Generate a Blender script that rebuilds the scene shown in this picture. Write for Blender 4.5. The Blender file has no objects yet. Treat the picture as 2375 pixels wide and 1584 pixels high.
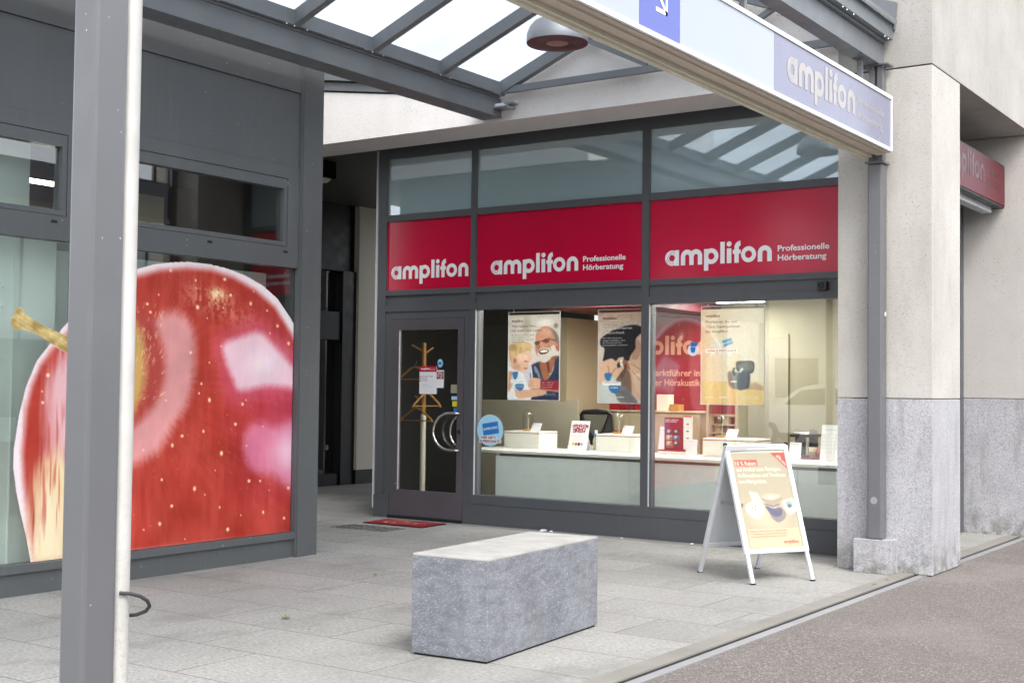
import bpy, bmesh, math, random
import numpy as np
from mathutils import Vector, Matrix

# ------------------------------------------------------------------ camera, world, sun, exposure
scene = bpy.context.scene
col = scene.collection
cam_d = bpy.data.cameras.new("camera"); cam = bpy.data.objects.new("camera", cam_d); col.objects.link(cam)
cam_d.sensor_width = 36.0; cam_d.lens = 45.42; cam_d.clip_start = 0.05; cam_d.clip_end = 600
_R = Matrix(((0.82383625, 0.01079685, 0.56672503), (0.56670873, -0.03618671, -0.82312316), (0.01162077, 0.99928672, -0.03593059)))
cam.matrix_world = Matrix.Translation((0, 0, 1.5)) @ _R.to_4x4()
scene.camera = cam

SUN_EL, SUN_AZ = 50.0, 124.0      # azimuth measured clockwise from +Y (towards the shop)
world = bpy.data.worlds.new("World"); scene.world = world; world.use_nodes = True
wn = world.node_tree; wn.nodes.clear()
wo = wn.nodes.new("ShaderNodeOutputWorld"); bg = wn.nodes.new("ShaderNodeBackground")
sky = wn.nodes.new("ShaderNodeTexSky"); sky.sky_type = 'NISHITA'; sky.sun_disc = False
sky.sun_elevation = math.radians(SUN_EL); sky.sun_rotation = math.radians(SUN_AZ)
sky.air_density = 1.0; sky.dust_density = 3.0; sky.ozone_density = 1.0
hs = wn.nodes.new("ShaderNodeHueSaturation"); hs.inputs['Saturation'].default_value = 0.32; hs.inputs['Value'].default_value = 1.8
wn.links.new(sky.outputs[0], hs.inputs['Color']); wn.links.new(hs.outputs[0], bg.inputs[0]); bg.inputs[1].default_value = 0.15
wn.links.new(bg.outputs[0], wo.inputs[0])
sun_d = bpy.data.lights.new("sun", 'SUN'); sun_d.energy = 0.62; sun_d.angle = math.radians(18); sun_d.color = (1.0, 0.965, 0.91)
sun = bpy.data.objects.new("sun", sun_d); col.objects.link(sun)
_e, _a = math.radians(SUN_EL), math.radians(SUN_AZ)
sdir = Vector((math.cos(_e) * math.sin(_a), math.cos(_e) * math.cos(_a), math.sin(_e)))
sun.rotation_euler = sdir.to_track_quat('Z', 'Y').to_euler(); sun.location = (0, 0, 12)
scene.view_settings.view_transform = 'Standard'; scene.view_settings.look = 'None'
scene.view_settings.gamma = 1.0; scene.view_settings.exposure = 0.82
random.seed(7); rng = np.random.default_rng(11)

# ------------------------------------------------------------------ materials
def lin(c):
    c = c / 255.0
    return c / 12.92 if c <= 0.04045 else ((c + 0.055) / 1.055) ** 2.4
def S(r, g, b): return (lin(r), lin(g), lin(b), 1.0)
class NT:
    def __init__(s, name):
        s.m = bpy.data.materials.new(name); s.m.use_nodes = True; s.t = s.m.node_tree; s.t.nodes.clear()
        s.out = s.t.nodes.new("ShaderNodeOutputMaterial")
    def n(s, kind, **kw):
        nd = s.t.nodes.new(kind)
        for k, v in kw.items():
            if k.startswith('i_'):
                nd.inputs[k[2:].replace('_', ' ')].default_value = v
            else: setattr(nd, k, v)
        return nd
    def l(s, a, b): s.t.links.new(a, b)
    def coord(s, scale=(1, 1, 1), rot=(0, 0, 0)):
        tc = s.n("ShaderNodeTexCoord"); mp = s.n("ShaderNodeMapping"); s.l(tc.outputs['Object'], mp.inputs[0])
        mp.inputs['Scale'].default_value = scale; mp.inputs['Rotation'].default_value = rot
        return mp.outputs[0]
    def noise(s, co, scale, detail=4, rough=.55):
        nd = s.n("ShaderNodeTexNoise"); s.l(co, nd.inputs['Vector']); nd.inputs['Scale'].default_value = scale
        nd.inputs['Detail'].default_value = detail; nd.inputs['Roughness'].default_value = rough
        return nd.outputs['Fac']
    def voro(s, co, scale, out='Distance', feature='F1'):
        nd = s.n("ShaderNodeTexVoronoi", feature=feature); s.l(co, nd.inputs['Vector']); nd.inputs['Scale'].default_value = scale
        return nd.outputs[out]
    def ramp(s, fac, stops):
        r = s.n("ShaderNodeValToRGB"); s.l(fac, r.inputs[0]); e = r.color_ramp.elements
        while len(e) > 1: e.remove(e[0])
        e[0].position = stops[0][0]; e[0].color = stops[0][1]
        for p, c in stops[1:]:
            x = e.new(p); x.color = c
        return r.outputs[0]
    def mix(s, fac, a, b, mode='MIX'):
        m = s.n("ShaderNodeMixRGB", blend_type=mode)
        for i, v in enumerate((fac, a, b)):
            if hasattr(v, 'links') or isinstance(v, bpy.types.NodeSocket): s.l(v, m.inputs[i])
            elif i == 0: m.inputs[0].default_value = v
            else: m.inputs[i].default_value = v
        return m.outputs[0]
    def math(s, op, a, b=0.0):
        m = s.n("ShaderNodeMath", operation=op)
        for i, v in enumerate((a, b)):
            if isinstance(v, bpy.types.NodeSocket): s.l(v, m.inputs[i])
            else: m.inputs[i].default_value = v
        return m.outputs[0]
    def bump(s, h, strength=.3, dist=.01):
        b = s.n("ShaderNodeBump"); s.l(h, b.inputs['Height']); b.inputs['Strength'].default_value = strength
        b.inputs['Distance'].default_value = dist
        return b.outputs[0]
    def pbsdf(s, colr, rough=.5, metal=0.0, normal=None, spec=.5, **kw):
        p = s.n("ShaderNodeBsdfPrincipled")
        for k, v in (('Base Color', colr), ('Roughness', rough), ('Metallic', metal), ('Specular IOR Level', spec)):
            if isinstance(v, bpy.types.NodeSocket): s.l(v, p.inputs[k])
            else: p.inputs[k].default_value = v
        for k, v in kw.items(): p.inputs[k.replace('_', ' ')].default_value = v
        if normal is not None: s.l(normal, p.inputs['Normal'])
        s.l(p.outputs[0], s.out.inputs[0]); return p
G1 = lambda v: (v, v, v, 1)
M = {}
def paint(name, c, rough=.42, var=.12, chips=False, spec=.5, streak=0.0):
    n = NT(name); co = n.coord()
    a = n.noise(co, 1.7, 5); b = n.noise(co, 60, 3)
    dark = tuple(x * (1 - var) for x in c[:3]) + (1,); lite = tuple(min(1, x * (1 + var)) for x in c[:3]) + (1,)
    cc = n.ramp(a, [(.3, dark), (.7, lite)])
    cc = n.mix(.12, cc, n.ramp(b, [(.35, dark), (.65, lite)]))
    if streak:
        st = n.noise(n.coord((9, 9, .35)), 2.2, 4, .6)
        cc = n.mix(n.ramp(st, [(.52, G1(0)), (.75, G1(streak))]), cc, (.30, .29, .27, 1))
    if chips:
        v = n.math('MULTIPLY', n.noise(n.coord((1, 1, .7)), 75, 1, .4), n.ramp(n.noise(co, 5, 2), [(.5, G1(.8)), (.62, G1(1))]))
        cc = n.mix(n.ramp(v, [(.755, G1(0)), (.775, G1(1))]), cc, (.62, .61, .6, 1))
    rr = n.ramp(n.noise(co, 6, 4), [(.3, G1(rough - .08)), (.7, G1(rough + .1))])
    n.pbsdf(cc, rr, spec=spec, normal=n.bump(n.noise(co, 90, 2), .05, .002))
    M[name] = n.m
paint('anthracite', S(86, 89, 91), .4, .06, chips=True, streak=.05)
paint('anthracite_dark', S(80, 82, 86), .4, .07, streak=.03)
paint('post_paint', S(98, 99, 102), .36, .05, chips=True, spec=.8)
paint('canopy_paint', S(108, 112, 116), .36, .05, streak=.06)
paint('door_paint', S(84, 79, 84), .45, .12, chips=True)
paint('black_paint', S(26, 26, 30), .4, .2)
paint('charcoal', S(48, 48, 50), .5, .1)
paint('white_lacquer', S(232, 232, 224), .3, .02)
paint('warm_white', S(226, 219, 200), .5, .03)
paint('beige_wall', S(188, 172, 138), .7, .03)
paint('olive_wall', S(150, 146, 122), .7, .04)
paint('grey_partition', S(150, 144, 126), .6, .03)
paint('dark_wall', S(84, 84, 74), .8, .08)
paint('red_board', S(150, 20, 40), .4, .04)
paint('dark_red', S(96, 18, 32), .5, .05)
paint('maroon_ring', S(84, 44, 50), .45, .08)
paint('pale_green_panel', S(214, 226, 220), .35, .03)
paint('green_front', S(240, 249, 243), .3, .005)
paint('alu', S(196, 198, 202), .32, .05)
paint('alu_white', S(226, 228, 232), .35, .03)
paint('cream_letter', S(168, 164, 160), .35, .03)
paint('letter_white', S(236, 237, 240), .35, .01)
paint('sign_white', S(166, 173, 183), .16, .015)
paint('sign_blue', S(88, 98, 172), .16, .03)
paint('sign_sky_sheen', S(128, 129, 150), .2, .06)  # red panel with its washed-out sky reflection put into the base colour
paint('cream_flange', S(206, 202, 184), .5, .06, streak=.3)
paint('soffit_taupe', S(190, 177, 164), .5, .05, streak=.12)
paint('timber', S(176, 128, 62), .45, .15)
paint('brown_wood', S(96, 58, 36), .5, .2)
paint('beige_cabinet', S(178, 164, 134), .5, .03)
paint('floor_brown', S(74, 62, 52), .35, .1)
paint('rubber', S(20, 20, 21), .8, .1)
paint('lens_pink', S(150, 112, 108), .5, .03)
paint('paper', S(232, 232, 236), .6, .01)
paint('maroon_text', S(120, 26, 40), .6, .02)
paint('black_text', S(30, 28, 30), .6, .02)
paint('grey_text', S(160, 160, 166), .6, .02)
paint('cream_text', S(232, 222, 196), .5, .01)
paint('pink_letter', S(222, 168, 138), .5, .02)
paint('blue_card', S(42, 122, 196), .35, .1)
paint('light_blue', S(168, 214, 236), .4, .02)
paint('yellow', S(226, 208, 30), .5, .05)
paint('amber_text', S(200, 90, 50), .5, .02)
paint('ghost_letter', S(72, 10, 32), .3, .04)

def metal(name, c, rough):
    n = NT(name); co = n.coord((1, 1, 14)); f = n.noise(co, 30, 3)
    n.pbsdf(c, n.ramp(f, [(.3, G1(rough * .8)), (.7, G1(rough * 1.3))]), 1.0); M[name] = n.m
metal('steel', (.68, .68, .69, 1), .14); metal('brushed', (.6, .61, .62, 1), .34); metal('silver_shade', (.38, .385, .395, 1), .45)
metal('zinc', (.5, .51, .53, 1), .45)

def red_panel():
    n = NT('red_panel'); co = n.coord()
    cc = n.ramp(n.noise(co, .9, 3), [(.3, S(186, 8, 54)), (.7, S(196, 16, 60))])
    n.pbsdf(cc, .16, spec=.6, normal=n.bump(n.noise(co, 1.4, 2), .03, .01)); M['red_panel'] = n.m
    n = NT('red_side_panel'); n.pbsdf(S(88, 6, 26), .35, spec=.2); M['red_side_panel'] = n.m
    n = NT('frosted_glass'); co = n.coord()
    p = n.n("ShaderNodeBsdfDiffuse"); n.l(n.ramp(n.noise(co, .7, 2), [(.3, S(152, 175, 180)), (.7, S(160, 183, 189))]), p.inputs[0])
    gl = n.n("ShaderNodeBsdfGlossy"); gl.inputs['Roughness'].default_value = .02; gl.inputs[0].default_value = (.86, .93, .95, 1)
    n.l(n.bump(n.noise(co, 1.3, 1), .015, .02), gl.inputs['Normal'])
    mx = n.n("ShaderNodeMixShader"); mx.inputs[0].default_value = .34; n.l(p.outputs[0], mx.inputs[1]); n.l(gl.outputs[0], mx.inputs[2]); n.l(mx.outputs[0], n.out.inputs[0]); M['frosted_glass'] = n.m
red_panel()

def glass(name, tint, base=.06, top=.9, dirt=.0):
    n = NT(name)
    g = n.n("ShaderNodeNewGeometry"); d = n.n("ShaderNodeVectorMath", operation='DOT_PRODUCT')
    n.l(g.outputs['Incoming'], d.inputs[0]); n.l(g.outputs['Normal'], d.inputs[1])
    a = n.math('ABSOLUTE', d.outputs['Value']); b = n.math('SUBTRACT', 1.0, a); p = n.math('POWER', b, 4.0)
    f = n.math('ADD', n.math('MULTIPLY', p, top), base)
    tr = n.n("ShaderNodeBsdfTransparent"); tr.inputs[0].default_value = tint
    gl = n.n("ShaderNodeBsdfGlossy"); gl.inputs['Roughness'].default_value = 0.01
    nb = n.bump(n.noise(n.coord(), 1.1, 1), .02, .02); n.l(nb, gl.inputs['Normal'])
    mx = n.n("ShaderNodeMixShader"); n.l(f, mx.inputs[0]); n.l(tr.outputs[0], mx.inputs[1]); n.l(gl.outputs[0], mx.inputs[2])
    n.l(mx.outputs[0], n.out.inputs[0]); M[name] = n.m
glass('window_glass', (.95, .97, .955, 1), .11, .75)
glass('shop_glass', (.97, .98, .97, 1), .17, .8)
glass('cup_glass', (.93, .95, .94, 1), .09, .8)
glass('acrylic', (.98, .98, .98, 1), .02, .3)

def roofglass():
    n = NT('roof_glass')
    tl = n.n("ShaderNodeBsdfTranslucent"); tl.inputs[0].default_value = (.93, .95, .97, 1)
    tr = n.n("ShaderNodeBsdfTransparent"); n.l(n.ramp(n.noise(n.coord((.5, 1, 1)), 1.3, 5, .6), [(.3, (.66, .69, .72, 1)), (.7, (.84, .87, .9, 1))]), tr.inputs[0])
    mx = n.n("ShaderNodeMixShader"); mx.inputs[0].default_value = .72
    n.l(tl.outputs[0], mx.inputs[1]); n.l(tr.outputs[0], mx.inputs[2])
    gl = n.n("ShaderNodeBsdfGlossy"); gl.inputs['Roughness'].default_value = .1
    m2 = n.n("ShaderNodeMixShader"); m2.inputs[0].default_value = .05
    n.l(mx.outputs[0], m2.inputs[1]); n.l(gl.outputs[0], m2.inputs[2]); n.l(m2.outputs[0], n.out.inputs[0]); M['roof_glass'] = n.m
roofglass()

def stucco(name, c1, c2, pit=.35, stain=.0):
    n = NT(name); co = n.coord()
    big = n.noise(co, 1.1, 6, .6)
    cc = n.ramp(big, [(.3, c2), (.68, c1)])
    v = n.noise(co, 42, 5, .75)
    cc = n.mix(n.ramp(v, [(.30, G1(pit)), (.44, G1(0))]), cc, (.17, .155, .135, 1))
    pits = n.voro(co, 30); pm = n.noise(co, 3.1, 3)
    m = n.math('MULTIPLY', n.ramp(pits, [(.10, G1(1)), (.2, G1(0))]), n.ramp(pm, [(.5, G1(0)), (.66, G1(.8))]))
    cc = n.mix(m, cc, (.16, .145, .125, 1))
    if stain:
        st = n.noise(n.coord((2.2, 2.2, .5)), 1.5, 6, .7)
        cc = n.mix(n.ramp(st, [(.48, G1(0)), (.78, G1(stain))]), cc, (.2, .19, .155, 1))
    h = n.math('ADD', n.math('MULTIPLY', v, .7), n.noise(co, 160, 2))
    n.pbsdf(cc, .88, normal=n.bump(h, .55, .006), spec=.2); M[name] = n.m
stucco('stucco_front', S(196, 193, 187), S(180, 176, 169), .5, .32)
stucco('stucco_upper', S(180, 177, 173), S(162, 159, 153), .6, .34)
stucco('stucco_white', S(230, 228, 226), S(222, 219, 216), .3, .10)
stucco('soffit_concrete', S(186, 174, 160), S(172, 162, 148), .25, .1)
stucco('rear_stucco', S(196, 192, 188), S(184, 179, 174), .35, .12)

def granite(name, base, darkc, litec, sc=120, soil=True, stretch=(1, 1, 1), dmass=.5):
    n = NT(name); co = n.coord(stretch)
    cell = n.voro(co, sc, 'Color'); sep = n.n("ShaderNodeSeparateColor"); n.l(cell, sep.inputs[0])
    cc = n.ramp(sep.outputs[0], [(0, darkc), (.16, darkc), (.22, base), (.72, base), (.82, litec), (1, litec)])
    cc2 = n.ramp(n.noise(co, sc * .55, 5, .8), [(.36, darkc), (.5, base), (.66, litec)])
    cc = n.mix(.5, cc, cc2)
    big = n.noise(co, 2.6, 5, .6)
    cc = n.mix(n.ramp(big, [(.35, G1(.28)), (.65, G1(0))]), cc, tuple(x * .55 for x in base[:3]) + (1,))
    if soil:
        st = n.noise(n.coord((6, 6, .9)), 1.6, 5, .6)
        cc = n.mix(n.ramp(st, [(.52, G1(0)), (.8, G1(.5))]), cc, (.13, .125, .10, 1))
    if soil:
        tc = n.n("ShaderNodeTexCoord"); z = n.n("ShaderNodeSeparateXYZ"); n.l(tc.outputs['Object'], z.inputs[0])
        low = n.ramp(z.outputs[2], [(.0, G1(1)), (.14, G1(.55)), (.38, G1(0))])
        cc = n.mix(n.math('MULTIPLY', low, n.ramp(n.noise(n.coord(), 9, 6, .7), [(.42, G1(0)), (.6, G1(.75))])), cc, S(92, 92, 76))
    n.pbsdf(cc, .6, spec=.35, normal=n.bump(sep.outputs[0], .12, .002)); M[name] = n.m
granite('granite', S(178, 177, 182), S(122, 122, 127), S(204, 203, 207), 150)
granite('bench_stone', S(138, 141, 150), S(108, 112, 122), S(182, 185, 192), 85, False, (.6, .6, 1.5))
def bench_side():
    n = NT('bench_stone'); co = n.coord((.8, .8, 2.4), (.12, .0, 0)); co2 = n.coord()
    base = n.ramp(n.noise(co2, 2.2, 5, .6), [(.3, S(104, 106, 112)), (.5, S(120, 122, 128)), (.7, S(136, 138, 143))])
    fl = n.noise(co, 78, 4, .6); cc = n.mix(n.ramp(fl, [(.52, G1(0)), (.64, G1(.7))]), base, S(170, 173, 180))
    fd = n.noise(n.coord((1, 1, 1.6)), 120, 4, .7); cc = n.mix(n.ramp(fd, [(.36, G1(.6)), (.48, G1(0))]), cc, S(88, 92, 103))
    sp = n.voro(co2, 16); cc = n.mix(n.ramp(sp, [(.035, G1(.6)), (.06, G1(0))]), cc, S(74, 76, 84))
    st = n.noise(n.coord((3, 3, .9)), 1.7, 6, .65); cc = n.mix(n.ramp(st, [(.54, G1(0)), (.72, G1(.4))]), cc, S(98, 98, 100))
    vn = n.noise(n.coord((1.2, 1.2, 3.0), (.3, .1, 0)), 7, 6, .7); cc = n.mix(n.ramp(vn, [(.46, G1(0)), (.62, G1(.45))]), cc, S(84, 86, 92))
    n.pbsdf(cc, .6, spec=.35, normal=n.bump(fl, .15, .002)); M['bench_stone'] = n.m
bench_side()
def bench_top():
    n = NT('bench_top_stone'); co = n.coord()
    cc = n.ramp(n.noise(co, 5, 6, .65), [(.3, S(152, 151, 147)), (.55, S(170, 168, 163)), (.75, S(180, 178, 173))])
    cc = n.mix(n.ramp(n.noise(co, 90, 4, .8), [(.32, G1(.35)), (.45, G1(0))]), cc, S(150, 146, 136))
    n.pbsdf(cc, .75, spec=.25, normal=n.bump(n.noise(co, 120, 3), .2, .002)); M['bench_top_stone'] = n.m
bench_top()

def paving():
    n = NT('paving_stone')
    tc = n.n("ShaderNodeTexCoord"); mp = n.n("ShaderNodeMapping"); n.l(tc.outputs['Object'], mp.inputs[0])
    mp.inputs['Location'].default_value = (.18, -.445, 0)
    br = n.n("ShaderNodeTexBrick"); n.l(mp.outputs[0], br.inputs['Vector'])
    br.inputs['Scale'].default_value = 1.0; br.inputs['Brick Width'].default_value = 1.28; br.inputs['Row Height'].default_value = .595
    br.inputs['Mortar Size'].default_value = .0045; br.inputs['Mortar Smooth'].default_value = .25; br.inputs['Bias'].default_value = 0
    br.offset = .37; br.offset_frequency = 2; br.squash = .8; br.squash_frequency = 3
    br.inputs['Color1'].default_value = G1(.0); br.inputs['Color2'].default_value = G1(1.0); br.inputs['Mortar'].default_value = G1(.5)
    co = n.coord()
    tone = n.ramp(br.outputs['Color'], [(0, S(143, 142, 138)), (.5, S(151, 150, 146)), (1, S(158, 156, 152))])
    sp = n.noise(co, 48, 5, .8); sp2 = n.noise(n.coord((1, 2.2, 1)), 26, 4, .7)
    cc = n.mix(n.ramp(sp, [(.37, G1(.9)), (.5, G1(0))]), tone, S(112, 110, 104))
    cc = n.mix(n.ramp(sp2, [(.5, G1(0)), (.68, G1(.7))]), cc, S(186, 185, 180))
    big = n.noise(co, .8, 6, .6)
    cc = n.mix(n.ramp(big, [(.34, G1(.4)), (.62, G1(0))]), cc, S(122, 121, 116))
    spots = n.voro(n.coord((1, 1, 1)), 2.3); cc = n.mix(n.ramp(spots, [(.03, G1(.5)), (.05, G1(0))]), cc, S(92, 90, 84))
    cc = n.mix(n.ramp(n.noise(co, 9, 5, .65), [(.6, G1(0)), (.8, G1(.35))]), cc, S(120, 118, 110))
    gum = n.voro(n.coord((1, 1, 1), (0, 0, .4)), 1.35); cc = n.mix(n.ramp(gum, [(.022, G1(.55)), (.03, G1(0))]), cc, S(84, 82, 78))
    pat = n.noise(n.coord((1.2, .7, 1), (0, 0, .3)), 1.6, 7, .7); cc = n.mix(n.ramp(pat, [(.52, G1(0)), (.64, G1(.4))]), cc, S(108, 107, 102))
    jm = n.math('MULTIPLY', br.outputs['Fac'], n.ramp(n.noise(co, 2.5, 3), [(.3, G1(.6)), (.55, G1(1))]))
    cc = n.mix(jm, cc, S(92, 90, 82))
    h = n.math('SUBTRACT', n.math('MULTIPLY', sp, .3), br.outputs['Fac'])
    n.pbsdf(cc, .82, spec=.3, normal=n.bump(h, .35, .004)); M['paving_stone'] = n.m
paving()

def asphalt():
    n = NT('asphalt'); co = n.coord()
    cell = n.voro(co, 125, 'Color'); sep = n.n("ShaderNodeSeparateColor"); n.l(cell, sep.inputs[0])
    cc = n.ramp(sep.outputs[0], [(0, S(94, 88, 85)), (.3, S(108, 102, 98)), (.55, S(118, 112, 108)), (.8, S(130, 124, 119)), (.95, S(160, 154, 149))])
    f = n.noise(co, 60, 5, .8)
    cc = n.mix(n.ramp(f, [(.34, G1(.55)), (.52, G1(0))]), cc, S(92, 87, 85))
    big = n.noise(co, .55, 6, .62)
    cc = n.mix(n.ramp(big, [(.38, G1(.35)), (.62, G1(0))]), cc, S(112, 105, 100))
    pk = n.noise(n.coord((1, 1, 1), (0, 0, .7)), .9, 4)
    cc = n.mix(n.ramp(pk, [(.5, G1(0)), (.72, G1(.3))]), cc, S(154, 147, 141))
    h = n.math('ADD', sep.outputs[1], f)
    n.pbsdf(cc, .92, spec=.2, normal=n.bump(h, .7, .006)); M['asphalt'] = n.m
asphalt()
def pipe_mat():
    n = NT('galvanised'); co = n.coord()
    cc = n.ramp(n.noise(n.coord((1, 1, .8)), 4, 5, .6), [(.3, S(172, 171, 168)), (.6, S(192, 191, 188))])
    z = n.n("ShaderNodeSeparateXYZ"); tc = n.n("ShaderNodeTexCoord"); n.l(tc.outputs['Object'], z.inputs[0])
    low = n.ramp(z.outputs[2], [(.3, G1(1)), (.9, G1(.08))])
    rust = n.math('MULTIPLY', low, n.ramp(n.noise(co, 60, 4, .8), [(.48, G1(0)), (.7, G1(.6))]))
    cc = n.mix(rust, cc, S(150, 140, 122))
    n.pbsdf(cc, .5, .1, spec=.5); M['galvanised'] = n.m
pipe_mat()
def emis(name, c, s):
    n = NT(name); e = n.n("ShaderNodeEmission"); e.inputs[0].default_value = c; e.inputs[1].default_value = s
    n.l(e.outputs[0], n.out.inputs[0]); M[name] = n.m
emis('lamp_glow', (1, .97, .93, 1), 34.0); emis('tube_glow', (1, .95, .82, 1), 9.0)
def vcol(name, rough, spec=.5, coat=0.0):
    n = NT(name); a = n.n("ShaderNodeVertexColor", layer_name='Col')
    n.pbsdf(a.outputs[0], rough, spec=spec); M[name] = n.m
vcol('print_gloss', .28, .35); vcol('print_matt', .6, .3)
def backlit_print():
    n = NT('poster_paper'); a = n.n("ShaderNodeVertexColor", layer_name='Col')
    p = n.n("ShaderNodeBsdfDiffuse"); n.l(a.outputs[0], p.inputs[0]); t = n.n("ShaderNodeBsdfTranslucent"); n.l(a.outputs[0], t.inputs[0])
    mx = n.n("ShaderNodeMixShader"); mx.inputs[0].default_value = .42; n.l(p.outputs[0], mx.inputs[1]); n.l(t.outputs[0], mx.inputs[2])
    n.l(mx.outputs[0], n.out.inputs[0]); M['poster_paper'] = n.m
backlit_print()
def slats():
    n = NT('slat_ceiling'); w = n.n("ShaderNodeTexWave", wave_type='BANDS', bands_direction='Y'); n.l(n.coord(), w.inputs['Vector'])
    w.inputs['Scale'].default_value = 3.2
    n.pbsdf(n.ramp(w.outputs['Fac'], [(.0, S(22, 22, 22)), (.25, S(62, 62, 60)), (1, S(70, 70, 68))]), .5, normal=n.bump(w.outputs['Fac'], .5, .01)); M['slat_ceiling'] = n.m
slats()

paint('galv_strip', S(138, 138, 139), .6, .12, streak=.5); paint('kerb_grey', S(130, 127, 120), .85, .16)
# ------------------------------------------------------------------ geometry helpers
ORG = {}
def tag(o, label=None, cat=None, group=None, kind=None):
    if label: o['label'] = label
    if cat: o['category'] = cat
    if group: o['group'] = group
    if kind: o['kind'] = kind
    return o
def thing(name, label, cat, loc=(0, 0, 0), group=None, rotz=0.0):
    o = bpy.data.objects.new(name, None); o.empty_display_size = .1; o.location = loc; o.rotation_euler = (0, 0, rotz)
    col.objects.link(o); ORG[o.name] = Vector(loc)
    return tag(o, label, cat, group)
class MB:
    def __init__(s): s.v = []; s.f = []; s.m = []; s.sm = []
    def add(s, vs, fs, mi=0, smooth=False):
        b = len(s.v); s.v += [tuple(p) for p in vs]; s.f += [tuple(b + i for i in f) for f in fs]
        s.m += [mi] * len(fs); s.sm += [smooth] * len(fs); return s
    def box(s, x0, x1, y0, y1, z0, z1, mi=0, T=None):
        x0, x1 = min(x0, x1), max(x0, x1); y0, y1 = min(y0, y1), max(y0, y1); z0, z1 = min(z0, z1), max(z0, z1)
        vs = [(x0, y0, z0), (x1, y0, z0), (x1, y1, z0), (x0, y1, z0), (x0, y0, z1), (x1, y0, z1), (x1, y1, z1), (x0, y1, z1)]
        if T is not None: vs = [T @ Vector(p) for p in vs]
        return s.add(vs, [(0, 3, 2, 1), (4, 5, 6, 7), (0, 1, 5, 4), (1, 2, 6, 5), (2, 3, 7, 6), (3, 0, 4, 7)], mi)
    def beam(s, p0, p1, w, h, mi=0, up=(0, 0, 1)):
        p0 = Vector(p0); p1 = Vector(p1); d = (p1 - p0).normalized(); sd = d.cross(Vector(up)).normalized(); u = sd.cross(d)
        vs = [p + sd * a * w / 2 + u * b * h / 2 for p in (p0, p1) for a, b in ((-1, -1), (1, -1), (1, 1), (-1, 1))]
        return s.add(vs, [(0, 3, 2, 1)[::-1], (4, 5, 6, 7)[::-1], (0, 1, 5, 4)[::-1], (1, 2, 6, 5)[::-1], (2, 3, 7, 6)[::-1], (3, 0, 4, 7)[::-1]], mi)
    def prism(s, pts, vec, mi=0, smooth=False):     # pts: planar 3D outline, vec: extrusion
        n = len(pts); pts = [Vector(p) for p in pts]; vec = Vector(vec)
        nrm = Vector((0, 0, 0))
        for i in range(n): nrm += pts[i].cross(pts[(i + 1) % n])
        if nrm.dot(vec) > 0: pts = pts[::-1]
        s.add(pts + [p + vec for p in pts], [tuple(range(n)), tuple(range(2 * n - 1, n - 1, -1))], mi)
        return s.add(pts + [p + vec for p in pts], [(i, i + n, (i + 1) % n + n, (i + 1) % n) for i in range(n)], mi, smooth)
    def cyl(s, p0, p1, r, n=16, mi=0, r1=None, caps=True):
        p0 = Vector(p0); p1 = Vector(p1); d = (p1 - p0).normalized()
        a = d.orthogonal().normalized(); b = d.cross(a); r1 = r if r1 is None else r1
        vs = [p0 + (a * math.cos(t) + b * math.sin(t)) * r for t in [2 * math.pi * i / n for i in range(n)]]
        vs += [p1 + (a * math.cos(t) + b * math.sin(t)) * r1 for t in [2 * math.pi * i / n for i in range(n)]]
        s.add(vs, [(i, (i + 1) % n, (i + 1) % n + n, i + n) for i in range(n)], mi, True)
        if caps: s.add(vs, [tuple(range(n - 1, -1, -1)), tuple(range(n, 2 * n))], mi)
        return s
    def tube(s, pts, r, n=10, mi=0, closed=False):
        pts = [Vector(p) for p in pts]; k = len(pts); rings = []; prev = None
        for i, p in enumerate(pts):
            if closed: d = pts[(i + 1) % k] - pts[i - 1]
            else: d = pts[min(i + 1, k - 1)] - pts[max(i - 1, 0)]
            d.normalize()
            a = d.orthogonal().normalized() if prev is None else (prev - d * prev.dot(d)).normalized()
            prev = a; b = d.cross(a)
            rings.append([p + (a * math.cos(2 * math.pi * j / n) + b * math.sin(2 * math.pi * j / n)) * r for j in range(n)])
        vs = [q for rg in rings for q in rg]; fs = []
        for i in range(k if closed else k - 1):
            i2 = (i + 1) % k
            for j in range(n): fs.append((i * n + j, i * n + (j + 1) % n, i2 * n + (j + 1) % n, i2 * n + j))
        s.add(vs, fs, mi, True)
        if not closed: s.add(vs, [tuple(range(n - 1, -1, -1)), tuple(range((k - 1) * n, k * n))], mi)
        return s
    def lathe(s, prof, c, n=32, mi=0):
        vs = []; c = Vector(c)
        for r, z in prof: vs += [c + Vector((r * math.cos(2 * math.pi * j / n), r * math.sin(2 * math.pi * j / n), z)) for j in range(n)]
        fs = [(i * n + j, i * n + (j + 1) % n, (i + 1) * n + (j + 1) % n, (i + 1) * n + j) for i in range(len(prof) - 1) for j in range(n)]
        return s.add(vs, fs, mi, True)
    def build(s, name, mats, parent=None, loc=None, local=False, bevel=0.0, label=None, cat=None, group=None, kind=None):
        me = bpy.data.meshes.new(name)
        if parent is not None: org = ORG[parent.name]
        else: org = Vector(loc) if loc is not None else Vector((0, 0, 0))
        vs = s.v if local else [(p[0] - org.x, p[1] - org.y, p[2] - org.z) for p in s.v]
        me.from_pydata(vs, [], s.f)
        for mn in (mats if isinstance(mats, (list, tuple)) else [mats]): me.materials.append(M[mn])
        me.polygons.foreach_set('material_index', s.m); me.polygons.foreach_set('use_smooth', s.sm); me.update()
        if bevel:
            bm = bmesh.new(); bm.from_mesh(me); bmesh.ops.remove_doubles(bm, verts=bm.verts, dist=1e-5)
            ed = [e for e in bm.edges if len(e.link_faces) == 2 and e.calc_face_angle(0) > .6]
            bmesh.ops.bevel(bm, geom=ed, offset=bevel, segments=2, affect='EDGES', profile=.6)
            bm.to_mesh(me); bm.free()
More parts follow.
